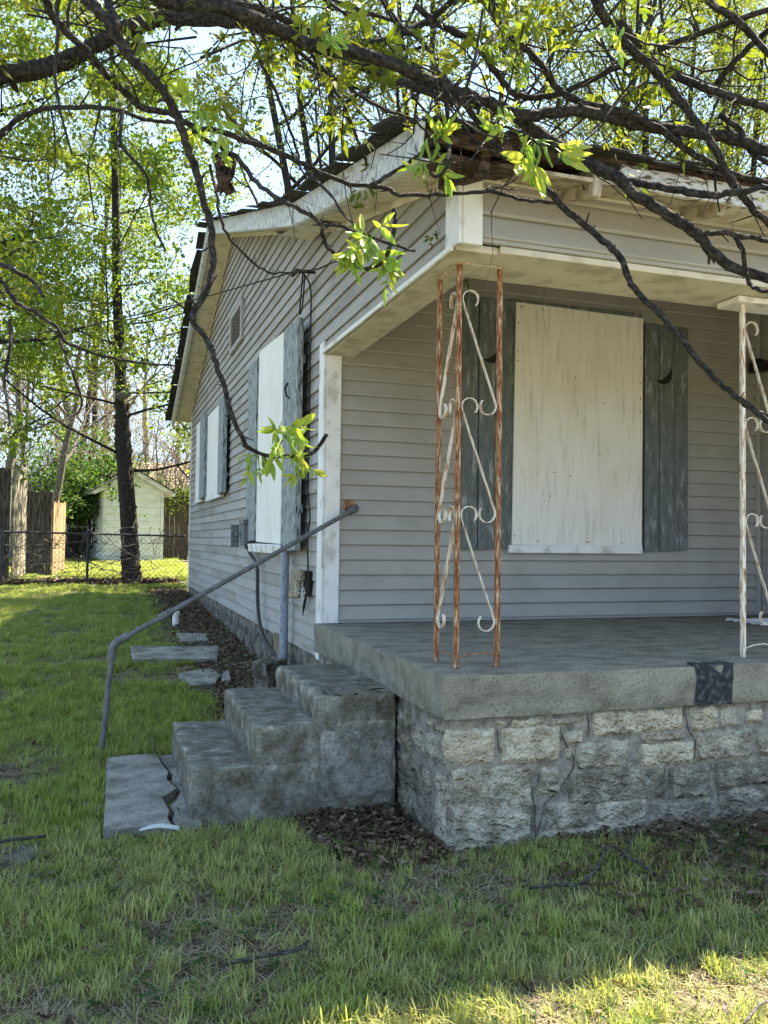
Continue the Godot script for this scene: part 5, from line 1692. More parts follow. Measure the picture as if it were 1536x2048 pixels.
func make_big_tree() -> void:
	rng.seed = 900
	var t := thing("overhanging_tree", "old tree whose dark bare boughs hang across the front of the house", "tree", Vector3(-3.2, 0, -5.2))
	var mb := MB.new()
	var tr := bend([Vector3(-3.2, -0.2, -5.2), Vector3(-3.15, 0.5, -5.2), Vector3(-3.1, 2, -5.15), Vector3(-2.9, 3.4, -5.1), Vector3(-2.95, 5, -5.1), Vector3(-2.8, 7, -5), Vector3(-2.9, 9, -5)], 4)
	var rad := []
	for i in tr.size(): rad.append(ramp(float(i) / (tr.size() - 1), [0, 0.08, 0.3, 1], [0.5, 0.36, 0.3, 0.1]))
	mb.tube(tr, rad, 16, true, 0.05)
	part("trunk", mb, M.bark, t)
	# what joins the boughs in view to the trunk, above and left of the frame
	bough(t, "limb", 0.13, 0.045, [-3.05, 2.7, -5.15, -2.4, 3.0, -5.05, -1.6, 3.25, -4.9, -0.55, 3.77, -4.43])
	bough(t, "limb", 0.12, 0.024, [-2.9, 4.6, -5.1, -2.2, 4.7, -4.4, -1.2, 4.4, -3.3, -0.5, 3.8, -2.5, 0.05, 3.24, -2.36])
	bough(t, "limb", 0.09, 0.03, [-2.85, 5.4, -5.1, -1.2, 6.0, -4.6, 0.6, 5.9, -3.9, 2.2, 5.3, -3.4, 3.2, 4.4, -3.0])
	bough(t, "limb", 0.08, 0.03, [-2.85, 6.2, -5.0, -0.8, 6.6, -4.0, 1.0, 6.4, -3.2, 2.6, 5.9, -3.4, 3.8, 5.2, -3.6])
	bough(t, "limb", 0.0447, 0.0195, [-0.701, 3.577, -4.378, -0.502, 3.661, -4.307, -0.368, 3.682, -4.262, -0.256, 3.707, -4.207, -0.156, 3.730, -4.143, -0.057, 3.765, -4.057, 0.029, 3.789, -3.976, 0.134, 3.798, -3.889, 0.216, 3.796, -3.825, 0.359, 3.771, -3.732, 0.542, 3.732, -3.632, 0.686, 3.678, -3.580, 0.852, 3.615, -3.527, 1.016, 3.553, -3.468, 1.174, 3.473, -3.393, 1.319, 3.383, -3.293, 1.447, 3.296, -3.166])
	bough(t, "limb", 0.0190, 0.0206, [0.025, 2.986, -2.299, 0.133, 2.974, -2.378, 0.301, 3.006, -2.403, 0.449, 2.991, -2.424, 0.550, 2.968, -2.439, 0.665, 2.972, -2.434, 0.791, 2.965, -2.439, 0.921, 2.947, -2.457, 1.058, 2.934, -2.477, 1.152, 2.929, -2.489, 1.289, 2.916, -2.509, 1.401, 2.939, -2.502, 1.524, 2.960, -2.489, 1.712, 2.942, -2.474, 1.883, 2.924, -2.430, 2.002, 2.905, -2.384, 2.148, 2.850, -2.326, 2.305, 2.778, -2.257])
	bough(t, "limb", 0.0136, 0.0103, [0.264, 3.347, -2.772, 0.342, 3.244, -2.740, 0.464, 3.204, -2.686, 0.586, 3.188, -2.715, 0.745, 3.157, -2.726, 0.855, 3.105, -2.637, 0.958, 3.039, -2.571])
	bough(t, "branch", 0.0154, 0.0062, [-0.111, 2.971, -2.324, -0.066, 2.893, -2.310, -0.015, 2.839, -2.296, 0.017, 2.784, -2.295, 0.056, 2.743, -2.297, 0.108, 2.708, -2.301, 0.156, 2.653, -2.324, 0.185, 2.604, -2.348, 0.216, 2.540, -2.376, 0.248, 2.449, -2.401, 0.271, 2.376, -2.406, 0.281, 2.275, -2.398, 0.260, 2.176, -2.380, 0.223, 2.094, -2.358, 0.261, 2.027, -2.327, 0.289, 1.944, -2.302, 0.322, 1.831, -2.284, 0.363, 1.741, -2.281])
	bough(t, "branch", 0.0170, 0.0076, [-0.038, 3.031, -2.413, -0.017, 2.951, -2.389, 0.011, 2.812, -2.264])
	bough(t, "branch", 0.0141, 0.0058, [-0.237, 3.162, -2.663, -0.198, 3.113, -2.717, -0.164, 3.078, -2.763, -0.121, 3.059, -2.797, -0.054, 3.025, -2.850, 0.009, 2.987, -2.897, 0.091, 2.945, -2.936, 0.189, 2.939, -2.941, 0.257, 2.913, -2.946, 0.375, 2.892, -2.928, 0.543, 2.844, -2.892, 0.672, 2.792, -2.868, 0.803, 2.749, -2.849, 0.922, 2.744, -2.826, 0.982, 2.725, -2.825, 1.144, 2.739, -2.798, 1.306, 2.758, -2.765, 1.435, 2.738, -2.742, 1.543, 2.729, -2.703])
	bough(t, "branch", 0.0079, 0.0048, [0.218, 2.642, -2.418, 0.283, 2.620, -2.430, 0.345, 2.583, -2.412, 0.392, 2.491, -2.345, 0.447, 2.413, -2.259, 0.502, 2.375, -2.221, 0.544, 2.346, -2.221, 0.563, 2.304, -2.240, 0.618, 2.252, -2.229, 0.663, 2.226, -2.167])
	bough(t, "branch", 0.0051, 0.0036, [0.564, 2.381, -2.304, 0.630, 2.346, -2.227, 0.730, 2.326, -2.230, 0.797, 2.286, -2.160])
	bough(t, "branch", 0.0056, 0.0029, [0.652, 2.805, -2.900, 0.658, 2.577, -2.563, 0.674, 2.471, -2.440, 0.652, 2.343, -2.205])
	bough(t, "branch", 0.0049, 0.0023, [0.286, 2.619, -2.570, 0.303, 2.492, -2.511, 0.328, 2.410, -2.523, 0.379, 2.368, -2.560, 0.456, 2.315, -2.561, 0.507, 2.296, -2.507, 0.580, 2.283, -2.393, 0.649, 2.306, -2.341])
	bough(t, "branch", 0.0112, 0.0058, [-0.498, 2.896, -3.466, -0.384, 2.954, -3.345, -0.315, 3.015, -3.310, -0.212, 3.051, -3.273, -0.056, 3.011, -3.133, 0.028, 2.969, -3.044, 0.126, 2.927, -2.989, 0.209, 2.925, -2.974])
	bough(t, "branch", 0.0160, 0.0116, [1.373, 3.246, -2.227, 1.432, 3.192, -2.269, 1.506, 3.152, -2.312, 1.589, 3.117, -2.338, 1.678, 3.070, -2.342, 1.760, 2.981, -2.322, 1.814, 2.891, -2.290, 1.867, 2.807, -2.269, 1.932, 2.726, -2.276, 1.995, 2.674, -2.290, 2.069, 2.626, -2.305, 2.178, 2.557, -2.305])
	bough(t, "branch", 0.0154, 0.0126, [1.652, 3.291, -2.469, 1.698, 3.260, -2.484, 1.783, 3.201, -2.489, 1.843, 3.114, -2.431, 1.893, 3.011, -2.313, 1.970, 2.959, -2.249, 2.056, 2.937, -2.226, 2.154, 2.875, -2.148])
	bough(t, "limb", 0.0216, 0.0150, [1.250, 2.971, -2.574, 1.323, 2.936, -2.568, 1.403, 2.880, -2.546, 1.486, 2.799, -2.488, 1.574, 2.702, -2.386, 1.621, 2.633, -2.342, 1.716, 2.552, -2.288, 1.803, 2.497, -2.264, 1.868, 2.438, -2.260, 1.930, 2.390, -2.240, 2.004, 2.347, -2.171, 2.066, 2.282, -2.026])
	bough(t, "branch", 0.0137, 0.0088, [1.614, 2.706, -2.416, 1.682, 2.649, -2.294, 1.748, 2.592, -2.194, 1.866, 2.600, -2.165, 1.937, 2.605, -2.098, 1.947, 2.579, -1.943])
	bough(t, "branch", 0.0088, 0.0071, [1.805, 2.483, -2.226, 1.804, 2.454, -2.132, 1.847, 2.446, -2.121, 1.959, 2.446, -2.123, 1.971, 2.395, -2.007])
	bough(t, "branch", 0.0079, 0.0061, [1.848, 2.449, -2.140, 1.847, 2.397, -2.104, 1.908, 2.359, -2.161, 1.930, 2.313, -2.161, 1.913, 2.268, -2.073, 1.968, 2.276, -2.043])
	bough(t, "branch", 0.0128, 0.0081, [0.973, 2.990, -2.474, 1.068, 2.895, -2.460, 1.133, 2.825, -2.465, 1.189, 2.770, -2.472, 1.283, 2.714, -2.460, 1.351, 2.661, -2.450, 1.417, 2.590, -2.434, 1.493, 2.509, -2.389, 1.551, 2.425, -2.335, 1.568, 2.375, -2.313, 1.584, 2.301, -2.287, 1.629, 2.209, -2.221, 1.676, 2.111, -2.162, 1.710, 2.044, -2.131, 1.756, 1.981, -2.098, 1.817, 1.914, -2.062, 1.882, 1.850, -2.024, 1.941, 1.788, -1.979])
	bough(t, "branch", 0.0066, 0.0051, [1.791, 1.927, -2.058, 1.886, 1.912, -2.120, 1.894, 1.883, -2.046, 2.045, 1.890, -2.085])
	bough(t, "branch", 0.0136, 0.0110, [1.142, 3.347, -2.489, 1.190, 3.304, -2.539, 1.244, 3.258, -2.573, 1.341, 3.193, -2.576, 1.412, 3.126, -2.564, 1.472, 3.045, -2.549, 1.552, 2.993, -2.504, 1.647, 2.964, -2.452, 1.778, 2.913, -2.425, 1.883, 2.862, -2.429, 1.991, 2.822, -2.420, 2.056, 2.792, -2.409, 2.170, 2.747, -2.350, 2.263, 2.686, -2.259])
	bough(t, "branch", 0.0127, 0.0113, [1.898, 3.453, -2.417, 1.931, 3.362, -2.372, 1.982, 3.264, -2.298, 2.088, 3.233, -2.323, 2.113, 3.095, -2.233])
	bough(t, "branch", 0.0154, 0.0106, [0.805, 3.284, -2.947, 0.920, 3.279, -2.838, 0.997, 3.329, -2.843, 1.099, 3.403, -2.860, 1.148, 3.432, -2.786, 1.173, 3.473, -2.703])
	bough(t, "branch", 0.0131, 0.0095, [1.067, 3.493, -2.923, 1.151, 3.422, -2.891, 1.276, 3.348, -2.851, 1.376, 3.261, -2.865, 1.458, 3.207, -2.881, 1.573, 3.201, -2.855, 1.688, 3.233, -2.793, 1.797, 3.269, -2.676, 1.882, 3.276, -2.533, 1.963, 3.276, -2.393, 2.122, 3.306, -2.241])
	bough(t, "branch", 0.0085, 0.0049, [0.941, 2.874, -2.318, 0.970, 2.817, -2.368, 0.987, 2.724, -2.386, 0.966, 2.626, -2.340, 0.946, 2.607, -2.383, 0.929, 2.638, -2.412])
	bough(t, "branch", 0.0067, 0.0043, [0.760, 2.583, -2.469, 0.806, 2.616, -2.470, 0.892, 2.681, -2.482, 0.961, 2.746, -2.446, 0.992, 2.803, -2.323, 1.002, 2.863, -2.272, 1.028, 2.966, -2.272, 1.040, 3.073, -2.263])
	bough(t, "branch", 0.0106, 0.0056, [-0.481, 2.513, -3.412, -0.367, 2.462, -3.296, -0.289, 2.407, -3.174, -0.240, 2.375, -3.182, -0.210, 2.316, -3.112])
	bough(t, "branch", 0.0095, 0.0039, [-0.487, 2.482, -3.467, -0.382, 2.448, -3.453, -0.325, 2.370, -3.409, -0.260, 2.323, -3.361, -0.171, 2.261, -3.324, -0.144, 2.211, -3.331, -0.056, 2.186, -3.353, 0.030, 2.169, -3.358, 0.146, 2.150, -3.298, 0.243, 2.130, -3.207])
	bough(t, "branch", 0.0061, 0.0029, [-0.175, 2.280, -3.403, -0.147, 2.183, -3.339, -0.114, 2.084, -3.295, -0.086, 2.017, -3.342, -0.099, 1.952, -3.369, -0.189, 1.901, -3.283, -0.247, 1.866, -3.219])
	bough(t, "branch", 0.0076, 0.0040, [-0.359, 2.338, -3.598, -0.342, 2.218, -3.490, -0.366, 2.090, -3.513, -0.342, 1.995, -3.407, -0.327, 1.890, -3.328])
	bough(t, "branch", 0.0120, 0.0072, [0.821, 3.373, -2.669, 0.945, 3.335, -2.794, 1.048, 3.248, -2.764, 1.144, 3.189, -2.857])
	bough(t, "branch", 0.0095, 0.0056, [0.573, 3.318, -2.991, 0.762, 3.310, -3.151, 0.865, 3.182, -3.154, 0.965, 3.104, -3.278, 1.023, 3.065, -3.360])
	bough(t, "branch", 0.0087, 0.0045, [0.480, 3.418, -3.099, 0.543, 3.353, -3.236, 0.622, 3.205, -3.227, 0.720, 3.116, -3.394, 0.749, 3.051, -3.425])
	bough(t, "branch", 0.0080, 0.0042, [0.615, 3.298, -2.848, 0.708, 3.201, -2.931, 0.951, 3.109, -2.974, 1.111, 3.114, -3.028, 1.213, 3.010, -3.021])
	bough(t, "branch", 0.0068, 0.0035, [0.036, 2.956, -3.013, 0.034, 2.800, -2.930, 0.110, 2.702, -2.891, 0.129, 2.645, -2.931, 0.145, 2.531, -2.891, 0.174, 2.420, -2.799])
	bough(t, "branch", 0.0134, 0.0085, [2.168, 3.209, -2.644, 2.132, 3.242, -2.467, 2.191, 3.309, -2.370, 2.152, 3.296, -2.186])
	bough(t, "branch", 0.0113, 0.0078, [2.015, 2.991, -2.406, 2.047, 2.915, -2.345, 2.112, 2.867, -2.371, 2.124, 2.778, -2.280, 2.177, 2.691, -2.173])
	# fine twigs off the boughs
	rng.seed = 950
	mb = MB.new()
	var tips := []
	for k in 420:
		var e: Array = bough_pts[rng.randi() % bough_pts.size()]
		var p: Vector3 = e[0]
		if p.x < -0.6 or p.y < 2.75 or (k > 200 and p.y < 3.1): continue
		var d := Vector3(rng.randf_range(-1, 1), rng.randf_range(-0.9, 0.9), rng.randf_range(-0.7, 0.5)).normalized()
		if p.y < 2.8 and d.y < 0: d.y = -d.y * 0.4
		limb(mb, p, d, rng.randf_range(0.12, 0.55), minf(e[1] * 0.5, rng.randf_range(0.003, 0.006)), 1, 0.12, tips, 0.42, 4, 2)
	part("twig_growth", mb, M.bark, t).set_meta("kind", "stuff")
	# longer whips against the sky
	mb = MB.new()
	var tips2 := []
	for k in 40:
		var p := Vector3(rng.randf_range(-0.5, 3.2), rng.randf_range(3.6, 4.4), rng.randf_range(-4.2, -3.2))
		limb(mb, p, Vector3(rng.randf_range(-1, 1), rng.randf_range(-0.2, 0.3), rng.randf_range(-0.6, 0.3)).normalized(), rng.randf_range(0.9, 1.6), rng.randf_range(0.005, 0.011), 1, 0.0, tips2, 0.36, 5, 3)
	part("whip_growth", mb, M.bark, t).set_meta("kind", "stuff")
	# small leaf tufts scattered on the twigs
	var tuft := [spray_mesh(13, 0.07, 0.04, 21, 0.62), spray_mesh(13, 0.06, 0.045, 22, 0.62)]
	var ok := (tips + tips2).filter(func(p): return p.y > 2.95 and p.z < -2.3)
	crown("foliage", t, ok, 380, 0.03, 0.7, [Color(0.17, 0.21, 0.024), Color(0.20, 0.225, 0.028), Color(0.13, 0.18, 0.026)], M.leaf, tuft)
	# the tree's own crown above the frame, which shades the lawn
	var up := []
	rng.seed = 980
	mb = MB.new()
	for k in 26:
		var p := Vector3(rng.randf_range(-1.6, 2.7), rng.randf_range(5.0, 6.4), rng.randf_range(-4.6, -2.8))
		limb(mb, p, Vector3(rng.randf_range(-1, 1), 0.2, rng.randf_range(-1, 1)).normalized(), 1.4, 0.02, 2, 0.1, up, 0.25, 5, 3)
	part("upper_limbs", mb, M.bark, t).set_meta("kind", "stuff")
	crown("foliage", t, up, 800, 0.16, 1.0, [Color(0.12, 0.17, 0.022), Color(0.09, 0.14, 0.02)], M.leaf, SPRAY)
	# large sprigs
	for k in 6: LEAVES.append(blade_leaf(700 + k))
	rng.seed = 1000
	sprig(t, Vector3(0.665, 2.30, -2.155), 0.13, 60, 0, "bright star-shaped leaf sprig before the gable siding")
	sprig(t, Vector3(0.735, 2.255, -2.16), 0.10, 16, 1)
	sprig(t, Vector3(0.60, 2.25, -2.165), 0.075, 12, 1)
	sprig(t, Vector3(0.47, 1.775, -2.29), 0.125, 60, 1, "drooping leaf sprig at the tip of the lowest hanging branch")
	sprig(t, Vector3(0.40, 1.72, -2.30), 0.09, 14, 1)
	sprig(t, Vector3(0.52, 1.70, -2.285), 0.08, 14, 1)
	sprig(t, Vector3(0.945, 2.72, -2.403), 0.14, 34, 1, "yellow-green sprig under the rotten eave corner")
	sprig(t, Vector3(0.91, 2.65, -2.41), 0.09, 14, 1)
	sprig(t, Vector3(1.245, 2.74, -2.32), 0.19, 36, 1, "broad-leaved sprig before the peeling fascia")
	sprig(t, Vector3(0.25, 2.70, -2.41), 0.15, 32, 1)
	sprig(t, Vector3(0.29, 2.61, -2.42), 0.09, 12, 1)
	sprig(t, Vector3(0.60, 3.08, -2.46), 0.15, 20, 1)
	sprig(t, Vector3(1.23, 3.03, -2.384), 0.11, 18, 1)
	sprig(t, Vector3(1.18, 2.87, -2.398), 0.09, 14, 1)
	sprig(t, Vector3(1.47, 3.08, -2.223), 0.12, 16, 1)
	# tip twig of the lowest sprig
	mb = MB.new()
	mb.tube(bend([Vector3(0.356, 1.747, -2.29), Vector3(0.42, 1.72, -2.29), Vector3(0.50, 1.722, -2.285), Vector3(0.55, 1.735, -2.28), Vector3(0.585, 1.785, -2.275)], 4), range(17).map(func(_i): return 0.006), 6, true, 0.15)
	part("branch", mb, M.bark, t)
	mb = MB.new()
	mb.tube(bend([Vector3(0.655, 2.215, -2.15), Vector3(0.70, 2.24, -2.15), Vector3(0.725, 2.30, -2.15), Vector3(0.735, 2.36, -2.15), Vector3(0.73, 2.39, -2.15)], 4), range(17).map(func(_i): return 0.006), 6, true, 0.15)
	part("branch", mb, M.bark, t)
	# a tattered rag of old leaves caught on a branch
	var rg := thing("leaf_rag", "tattered brown rag of dead leaves caught on a branch, upper left", "debris", Vector3(0.33, 2.58, -2.5))
	mb = MB.new()
	for k in 5:
		var rows := []
		for j in 6:
			var row := []
			for i in 4:
				var f := j / 5.0
				row.append(Vector3(0.325 + 0.02 * sin(f * 4.0 + k) + (i - 1.5) * 0.010 * (1.0 - 0.5 * f), 2.63 - f * 0.12, -2.5) + Vector3(rng.randf_range(-1, 1), rng.randf_range(-1, 1), rng.randf_range(-1.5, 1.5)) * 0.008)
			rows.append(row)
		mb.grid(rows)
	part("rag", mb, M.rot, rg)

# ------------------------------------------------------------------ grass and litter
func clump(n: int, hgt: float, spread: float, sd: int, lean: float) -> ArrayMesh:
	var r := RandomNumberGenerator.new()
	r.seed = sd
	var mb := MB.new()
	mb.colored = true
	for k in n:
		var a := r.randf() * TAU
		var o := Vector3(cos(a), 0, sin(a)) * spread * sqrt(r.randf())
		var b := r.randf() * TAU
		var dir := Vector3(cos(b), 0, sin(b))
		var side := Vector3(-dir.z, 0, dir.x)
		var h := hgt * r.randf_range(0.45, 1.15)
		var ln := lean * r.randf_range(0.2, 1.3)
		var w := r.randf_range(0.0013, 0.0026)
		var f := r.randf_range(0.7, 1.25)
		var tan_tip := r.randf() < 0.3
		var p := []
		for i in 4:
			var t := i / 3.0
			p.append(o + Vector3.UP * h * t * (1.0 - 0.22 * ln * t) + dir * h * ln * t * t)
		var k0 := mb.v.size()
		for i in 4:
			var ww: float = w * [1.0, 0.95, 0.7, 0.1][i]
			var nn := (Vector3.UP * 0.35 + dir * -0.6).normalized()
			var c := Color(f, f, f)
			if i == 0: c = Color(f * 1.1, f * 0.85, f * 1.0)
			if tan_tip: c = Color(f * 2.1, f * 1.35, f * 2.2) if i > 0 else c
			for s in [-1.0, 1.0]:
				mb.v.append(p[i] + side * ww * s); mb.n.append(nn); mb.c.append(c)
		for i in 3:
			var q := k0 + i * 2
			mb.ix.append_array(PackedInt32Array([q, q + 2, q + 1, q + 1, q + 2, q + 3]))
	return mb.done()

func bare_ground(x: float, z: float) -> float:
	# 0 on bare earth, litter and stone; 1 in thick turf
	if x > 1.56 and z < SZ + 0.05 and z > -17.1: return 0.0
	if x > 0.44 and x < 1.62 and z < -4.5 and z > -5.78: return 0.0
	if x > 0.03 and x < 0.53 and z < -4.44 and z > -5.82: return 0.0
	var d := 1.0
	if z < -5.6 and z > -18.0: d *= clampf((1.02 + 0.28 * nz2.get_noise_1d(z * 60.0) - x) / 0.22, 0.0, 1.0)
	if x > 0.95 and z < -3.75 and z > -4.6: d *= clampf((1.12 - x) / 0.2, 0.0, 1.0) if z < -4.1 else clampf(1.0 - (x - 1.0) * (-z - 3.75) * 5.0, 0.0, 1.0)
	if x > 2.2 and z < -2.9: d *= clampf(1.0 - 0.9 * (x - 2.2) * (-z - 2.7), 0.12, 1.0)
	if z < -18.6 and z > -19.6: d *= 0.25
	var k := nz.get_noise_2d(x * 70.0, z * 70.0) + 0.5 * nz2.get_noise_2d(x * 150.0, z * 150.0)
	return d * clampf(0.88 + k * 1.3, 0.0, 1.0)

func make_grass() -> void:
	var kinds := [clump(18, 0.066, 0.035, 1, 0.8), clump(18, 0.052, 0.05, 2, 1.2), clump(16, 0.038, 0.05, 3, 1.4)]
	rng.seed = 70
	var trs := [[], [], []]
	var cols := [[], [], []]
	var zones := [[-2.6, 4.4, -4.7, -1.5, 22000], [-2.8, 1.75, -9.0, -4.7, 15000], [-4.6, 1.75, -19.2, -9.0, 21000], [-6.0, 4.5, -27.5, -19.0, 28000]]
	for zi in zones.size():
		var a: Array = zones[zi]
		for k in a[4]:
			var x := rng.randf_range(a[0], a[1])
			var z := rng.randf_range(a[2], a[3])
			if x < -0.12 * -z - 1.9: continue
			var d := bare_ground(x, z)
			if rng.randf() > d * d: continue
			var dryness := clampf(0.5 + 0.9 * nz2.get_noise_2d(x * 40.0 + 900.0, z * 40.0), 0.0, 1.0)
			if z > -4.6: dryness = clampf(dryness * 0.9 + 0.2, 0.0, 1.0)
			else: dryness *= 0.45
			var c := Color(0.29, 0.36, 0.088).lerp(Color(0.47, 0.445, 0.215), dryness)
			c = c.lerp(Color(0.28, 0.345, 0.085), rng.randf() * 0.6)
			var f := rng.randf_range(0.75, 1.25)
			var q := rng.randi() % 3
			var s: float = rng.randf_range(0.6, 1.25) * (0.75 + 0.4 * d) * ([1.0, 1.1, 1.35, 1.6][zi])
			var hs := rng.randf_range(0.8, 1.15) * (1.0 if zi < 2 else 0.75)
			trs[q].append(Transform3D(Basis(Vector3.UP, rng.randf() * TAU).scaled(Vector3(s, s * hs, s)), Vector3(x, ground(x, z) - 0.004, z)))
			cols[q].append(Color(c.r * f, c.g * f, c.b * f))
	var g := thing("grass", "patchy lawn grass, dry in places, round the steps and beyond", "grass", Vector3.ZERO)
	g.set_meta("kind", "stuff")
	for q in 3: strew("grass_blades", kinds[q], M.blade, g, trs[q], cols[q])
	# dry thatch lying between the blades
	var th := [clump(14, 0.05, 0.07, 11, 2.6), clump(12, 0.04, 0.08, 12, 3.0)]
	trs = [[], []]
	cols = [[], []]
	for k in 11500:
		var near := k < 9000
		var x := rng.randf_range(-2.6, 4.2) if near else rng.randf_range(-1.6, 1.3)
		var z := rng.randf_range(-4.6, -1.7) if near else rng.randf_range(-10.0, -4.6)
		if x > 1.56 and z < SZ + 0.04: continue
		if x > 0.02 and x < 1.62 and z < -4.44 and z > -5.82: continue
		if rng.randf() > 0.35 + 0.65 * clampf(0.5 + nz2.get_noise_2d(x * 60.0, z * 60.0), 0.0, 1.0): continue
		var s := rng.randf_range(0.6, 1.3)
		trs[k % 2].append(Transform3D(Basis(Vector3.UP, rng.randf() * TAU).scaled(Vector3(s, s * 0.7, s)), Vector3(x, ground(x, z) - 0.002, z)))
		cols[k % 2].append(Color(0.38, 0.33, 0.21).lerp(Color(0.22, 0.18, 0.115), rng.randf()))
	for q in 2: strew("dry_thatch", th[q], M.dry, g, trs[q], cols[q])
	# dead leaves
	var lf := []
	for k in 3:
		var r := RandomNumberGenerator.new()
		r.seed = 40 + k
		var mb := MB.new()
		mb.colored = true
		var rows := []
		var cu := r.randf_range(0.2, 0.8)
		for j in 4:
			var row := []
			for i in 4:
				var u := i / 3.0 - 0.5
				var v := j / 3.0 - 0.5
				var wv := 1.0 - 1.4 * absf(v) * absf(v) * 2.0
				row.append(Vector3(u * wv, cu * (u * u + v * v * 0.7) + r.randf_range(-0.12, 0.12), -v * 1.8))
			rows.append(row)
		mb.grid(rows)
		lf.append(mb.done())
	trs = [[], [], []]
	cols = [[], [], []]
	var lz := [[0.75, 1.68, -17.5, -5.6, 5200, 0.024], [0.95, 1.62, -4.62, -3.7, 1500, 0.018], [-2.5, 1.7, -19.6, -18.7, 1500, 0.06], [2.0, 3.7, -3.85, -2.9, 1300, 0.018], [-1.0, 3.2, -4.5, -2.0, 420, 0.02], [-1.5, 1.0, -9.0, -4.5, 260, 0.022], [0.36, 0.44, -5.7, -4.5, 40, 0.014]]
	for a in lz:
		for k in a[4]:
			var x := rng.randf_range(a[0], a[1])
			var z := rng.randf_range(a[2], a[3])
			if a[4] == 5200:
				var edge := 1.02 + 0.28 * nz2.get_noise_1d(z * 60.0)
				if x < edge - 0.25 * rng.randf(): continue
				if z > -5.85 and x < 1.2: continue
			if a[4] == 1500 and a[0] > 0.0 and (x < 1.0 or x + (-z - 4.1) * 0.4 < 1.05 - 0.1 * rng.randf() and z > -4.2): continue
			if x > 1.6 and z < SZ: continue
			if a[4] > 600 and a[0] > 0.0 and x > 0.44 and x < 1.6 and z < -4.54 and z > -5.75: continue
			var s: float = a[5] * rng.randf_range(0.6, 1.5)
			var b := Basis(Vector3(rng.randf_range(-1, 1), rng.randf_range(-0.3, 0.3), rng.randf_range(-1, 1)).normalized(), rng.randf_range(-0.9, 0.9)) * Basis(Vector3.UP, rng.randf() * TAU)
			var q := rng.randi() % 3
			var lift := 0.012 + 0.03 * rng.randf() * (1.0 if a[4] > 1000 else 0.4)
			trs[q].append(Transform3D(b.scaled_local(Vector3(s, s, s * 1.1)), Vector3(x, ground(x, z) + lift, z)))
			var c: Color = [Color(0.085, 0.055, 0.037), Color(0.125, 0.085, 0.056), Color(0.06, 0.04, 0.03), Color(0.19, 0.14, 0.10)][rng.randi() % 4]
			cols[q].append(c * rng.randf_range(0.7, 1.2))
	var l := thing("leaf_litter", "brown dead leaves drifted along the foundation and the wall's foot", "dead leaves", Vector3.ZERO)
	l.set_meta("kind", "stuff")
	for q in 3: strew("dead_leaves", lf[q], M.dry, l, trs[q], cols[q])
	# low weeds by the stone wall
	trs = [[], []]
	cols = [[], []]
	for k in 800:
		var x := rng.randf_range(1.9, 3.6) if k < 190 else rng.randf_range(-0.8, 3.2)
		var z := rng.randf_range(-3.82, -3.3) if k < 190 else rng.randf_range(-4.4, -2.1)
		if k < 190 and nz2.get_noise_2d(x * 140.0, 3.0) < 0.0: continue
		if bare_ground(x, z) < 0.05 and k >= 190: continue
		trs[k % 2].append(Transform3D(Basis(Vector3.UP, rng.randf() * TAU).scaled(Vector3(1, 0.6, 1) * rng.randf_range(0.2, 0.5)), Vector3(x, ground(x, z) + 0.025, z)))
		cols[k % 2].append(Color(0.05, 0.11, 0.03) * rng.randf_range(0.8, 1.4))
	var wd := thing("weeds", "small dark green weeds at the foot of the stone wall", "weeds", Vector3.ZERO)
	wd.set_meta("kind", "stuff")
	for q in 2: strew("weed_leaves", [spray_mesh(12, 0.06, 0.06, 61), spray_mesh(12, 0.05, 0.07, 62)][q], M.leaf, wd, trs[q], cols[q])

func make_ground() -> void:
	var xs := [-400.0, -150.0, -60.0, -30.0, -16.0]
	var x := -8.0
	while x < 10.0:
		xs.append(x); x += 0.25
	xs += [16.0, 30.0, 60.0, 150.0, 400.0]
	var zs := [300.0, 60.0, 12.0, 3.0]
	var z := 0.0
	while z > -30.0:
		zs.append(z); z -= 0.25
	zs += [-40.0, -70.0, -150.0, -400.0]
	var rows := []
	for zz in zs:
		var row := []
		for xx in xs: row.append(Vector3(xx, ground(xx, zz) - 0.004, zz))
		rows.append(row)
	rows.reverse()
	var mb := MB.new()
	# rows now run from far to near: reverse each so that the sheet faces up
	mb.grid(rows.map(func(r): var q: Array = r.duplicate(); q.reverse(); return q))
	var g := part("ground", mb, M.soil, self)
	g.set_meta("kind", "structure")
	g.set_meta("label", "bare brown earth and turf under the grass")
	# the street side: sidewalk and pale concrete street behind the viewer
	for a in [["sidewalk", 1.4, 2.9, 0.0, "pale concrete sidewalk along the front lawn"], ["road", 4.4, 13.5, -0.1, "pale concrete street along the front of the lot"]]:
		mb = MB.new()
		mb.bx(Vector3(-60, -0.4, a[1]), Vector3(60, a[3] + 0.03, a[2]), 0.01)
		var o := part(a[0], mb, M.street, self)
		o.set_meta("kind", "structure")
		o.set_meta("label", a[4])

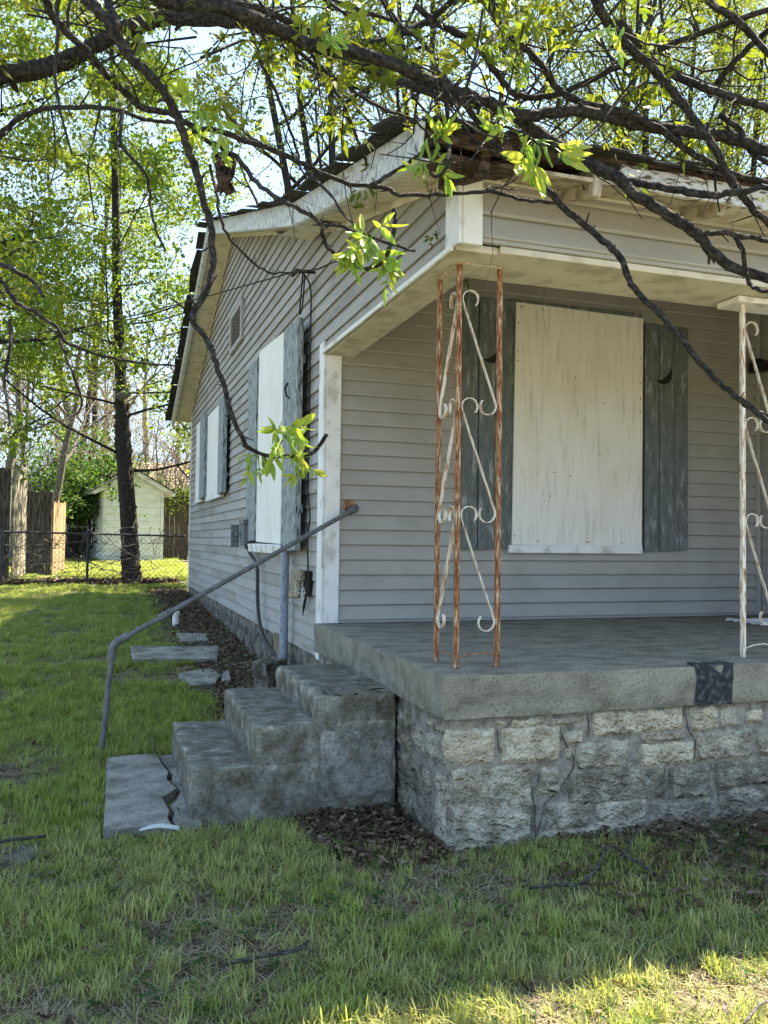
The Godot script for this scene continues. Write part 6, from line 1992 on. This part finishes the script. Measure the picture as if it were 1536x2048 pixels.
func _ready() -> void:
	# camera
	var cam := Camera3D.new()
	cam.name = "camera"
	cam.fov = 62.1
	cam.near = 0.05
	cam.far = 900.0
	cam.transform = Transform3D(Basis(Vector3(0.948978, 0.012157, 0.315107), Vector3(-0.022262, 0.999346, 0.028487), Vector3(-0.314555, -0.034048, 0.948628)), Vector3(0, CAM_Y, 0))
	add_child(cam)
	cam.current = true
	# sky
	var env := Environment.new()
	env.background_mode = Environment.BG_SKY
	var sm := ProceduralSkyMaterial.new()
	sm.sky_top_color = lin(0.126, 0.188, 0.278)
	sm.sky_horizon_color = lin(0.19, 0.245, 0.31)
	sm.sky_curve = 0.16
	sm.ground_bottom_color = lin(0.12, 0.13, 0.07)
	sm.ground_horizon_color = lin(0.18, 0.2, 0.18)
	sm.sky_energy_multiplier = 1.0
	sm.sun_angle_max = 30.0
	var sky := Sky.new()
	sky.sky_material = sm
	env.sky = sky
	env.tonemap_mode = Environment.TONE_MAPPER_LINEAR
	env.tonemap_exposure = 7.0
	env.sdfgi_enabled = true
	env.ssao_enabled = true
	env.ssil_enabled = true
	var we := WorldEnvironment.new()
	we.name = "world_environment"
	we.environment = env
	add_child(we)
	# sun: high, behind the house and to the right
	var sun := DirectionalLight3D.new()
	sun.name = "sun"
	sun.light_energy = 1.6
	sun.light_color = Color(1.0, 0.95, 0.86)
	sun.light_angular_distance = 0.5
	sun.shadow_enabled = true
	add_child(sun)
	sun.look_at_from_position(Vector3(0.5, 1.0, -0.26) * 50.0, Vector3.ZERO, Vector3.UP)
	nz.seed = 5
	nz.frequency = 0.012
	nz3.seed = 21
	nz3.noise_type = FastNoiseLite.TYPE_CELLULAR
	nz3.cellular_return_type = FastNoiseLite.RETURN_DISTANCE
	nz3.frequency = 14.0
	nz3.fractal_octaves = 2
	nz2.seed = 9
	nz2.frequency = 0.05
	nz2.fractal_octaves = 3
	make_materials()
	make_ground()
	make_house()
	make_porch()
	make_steps()
	make_posts()
	make_pipes()
	make_backyard()
	make_far_trees()
	make_big_tree()
	make_grass()
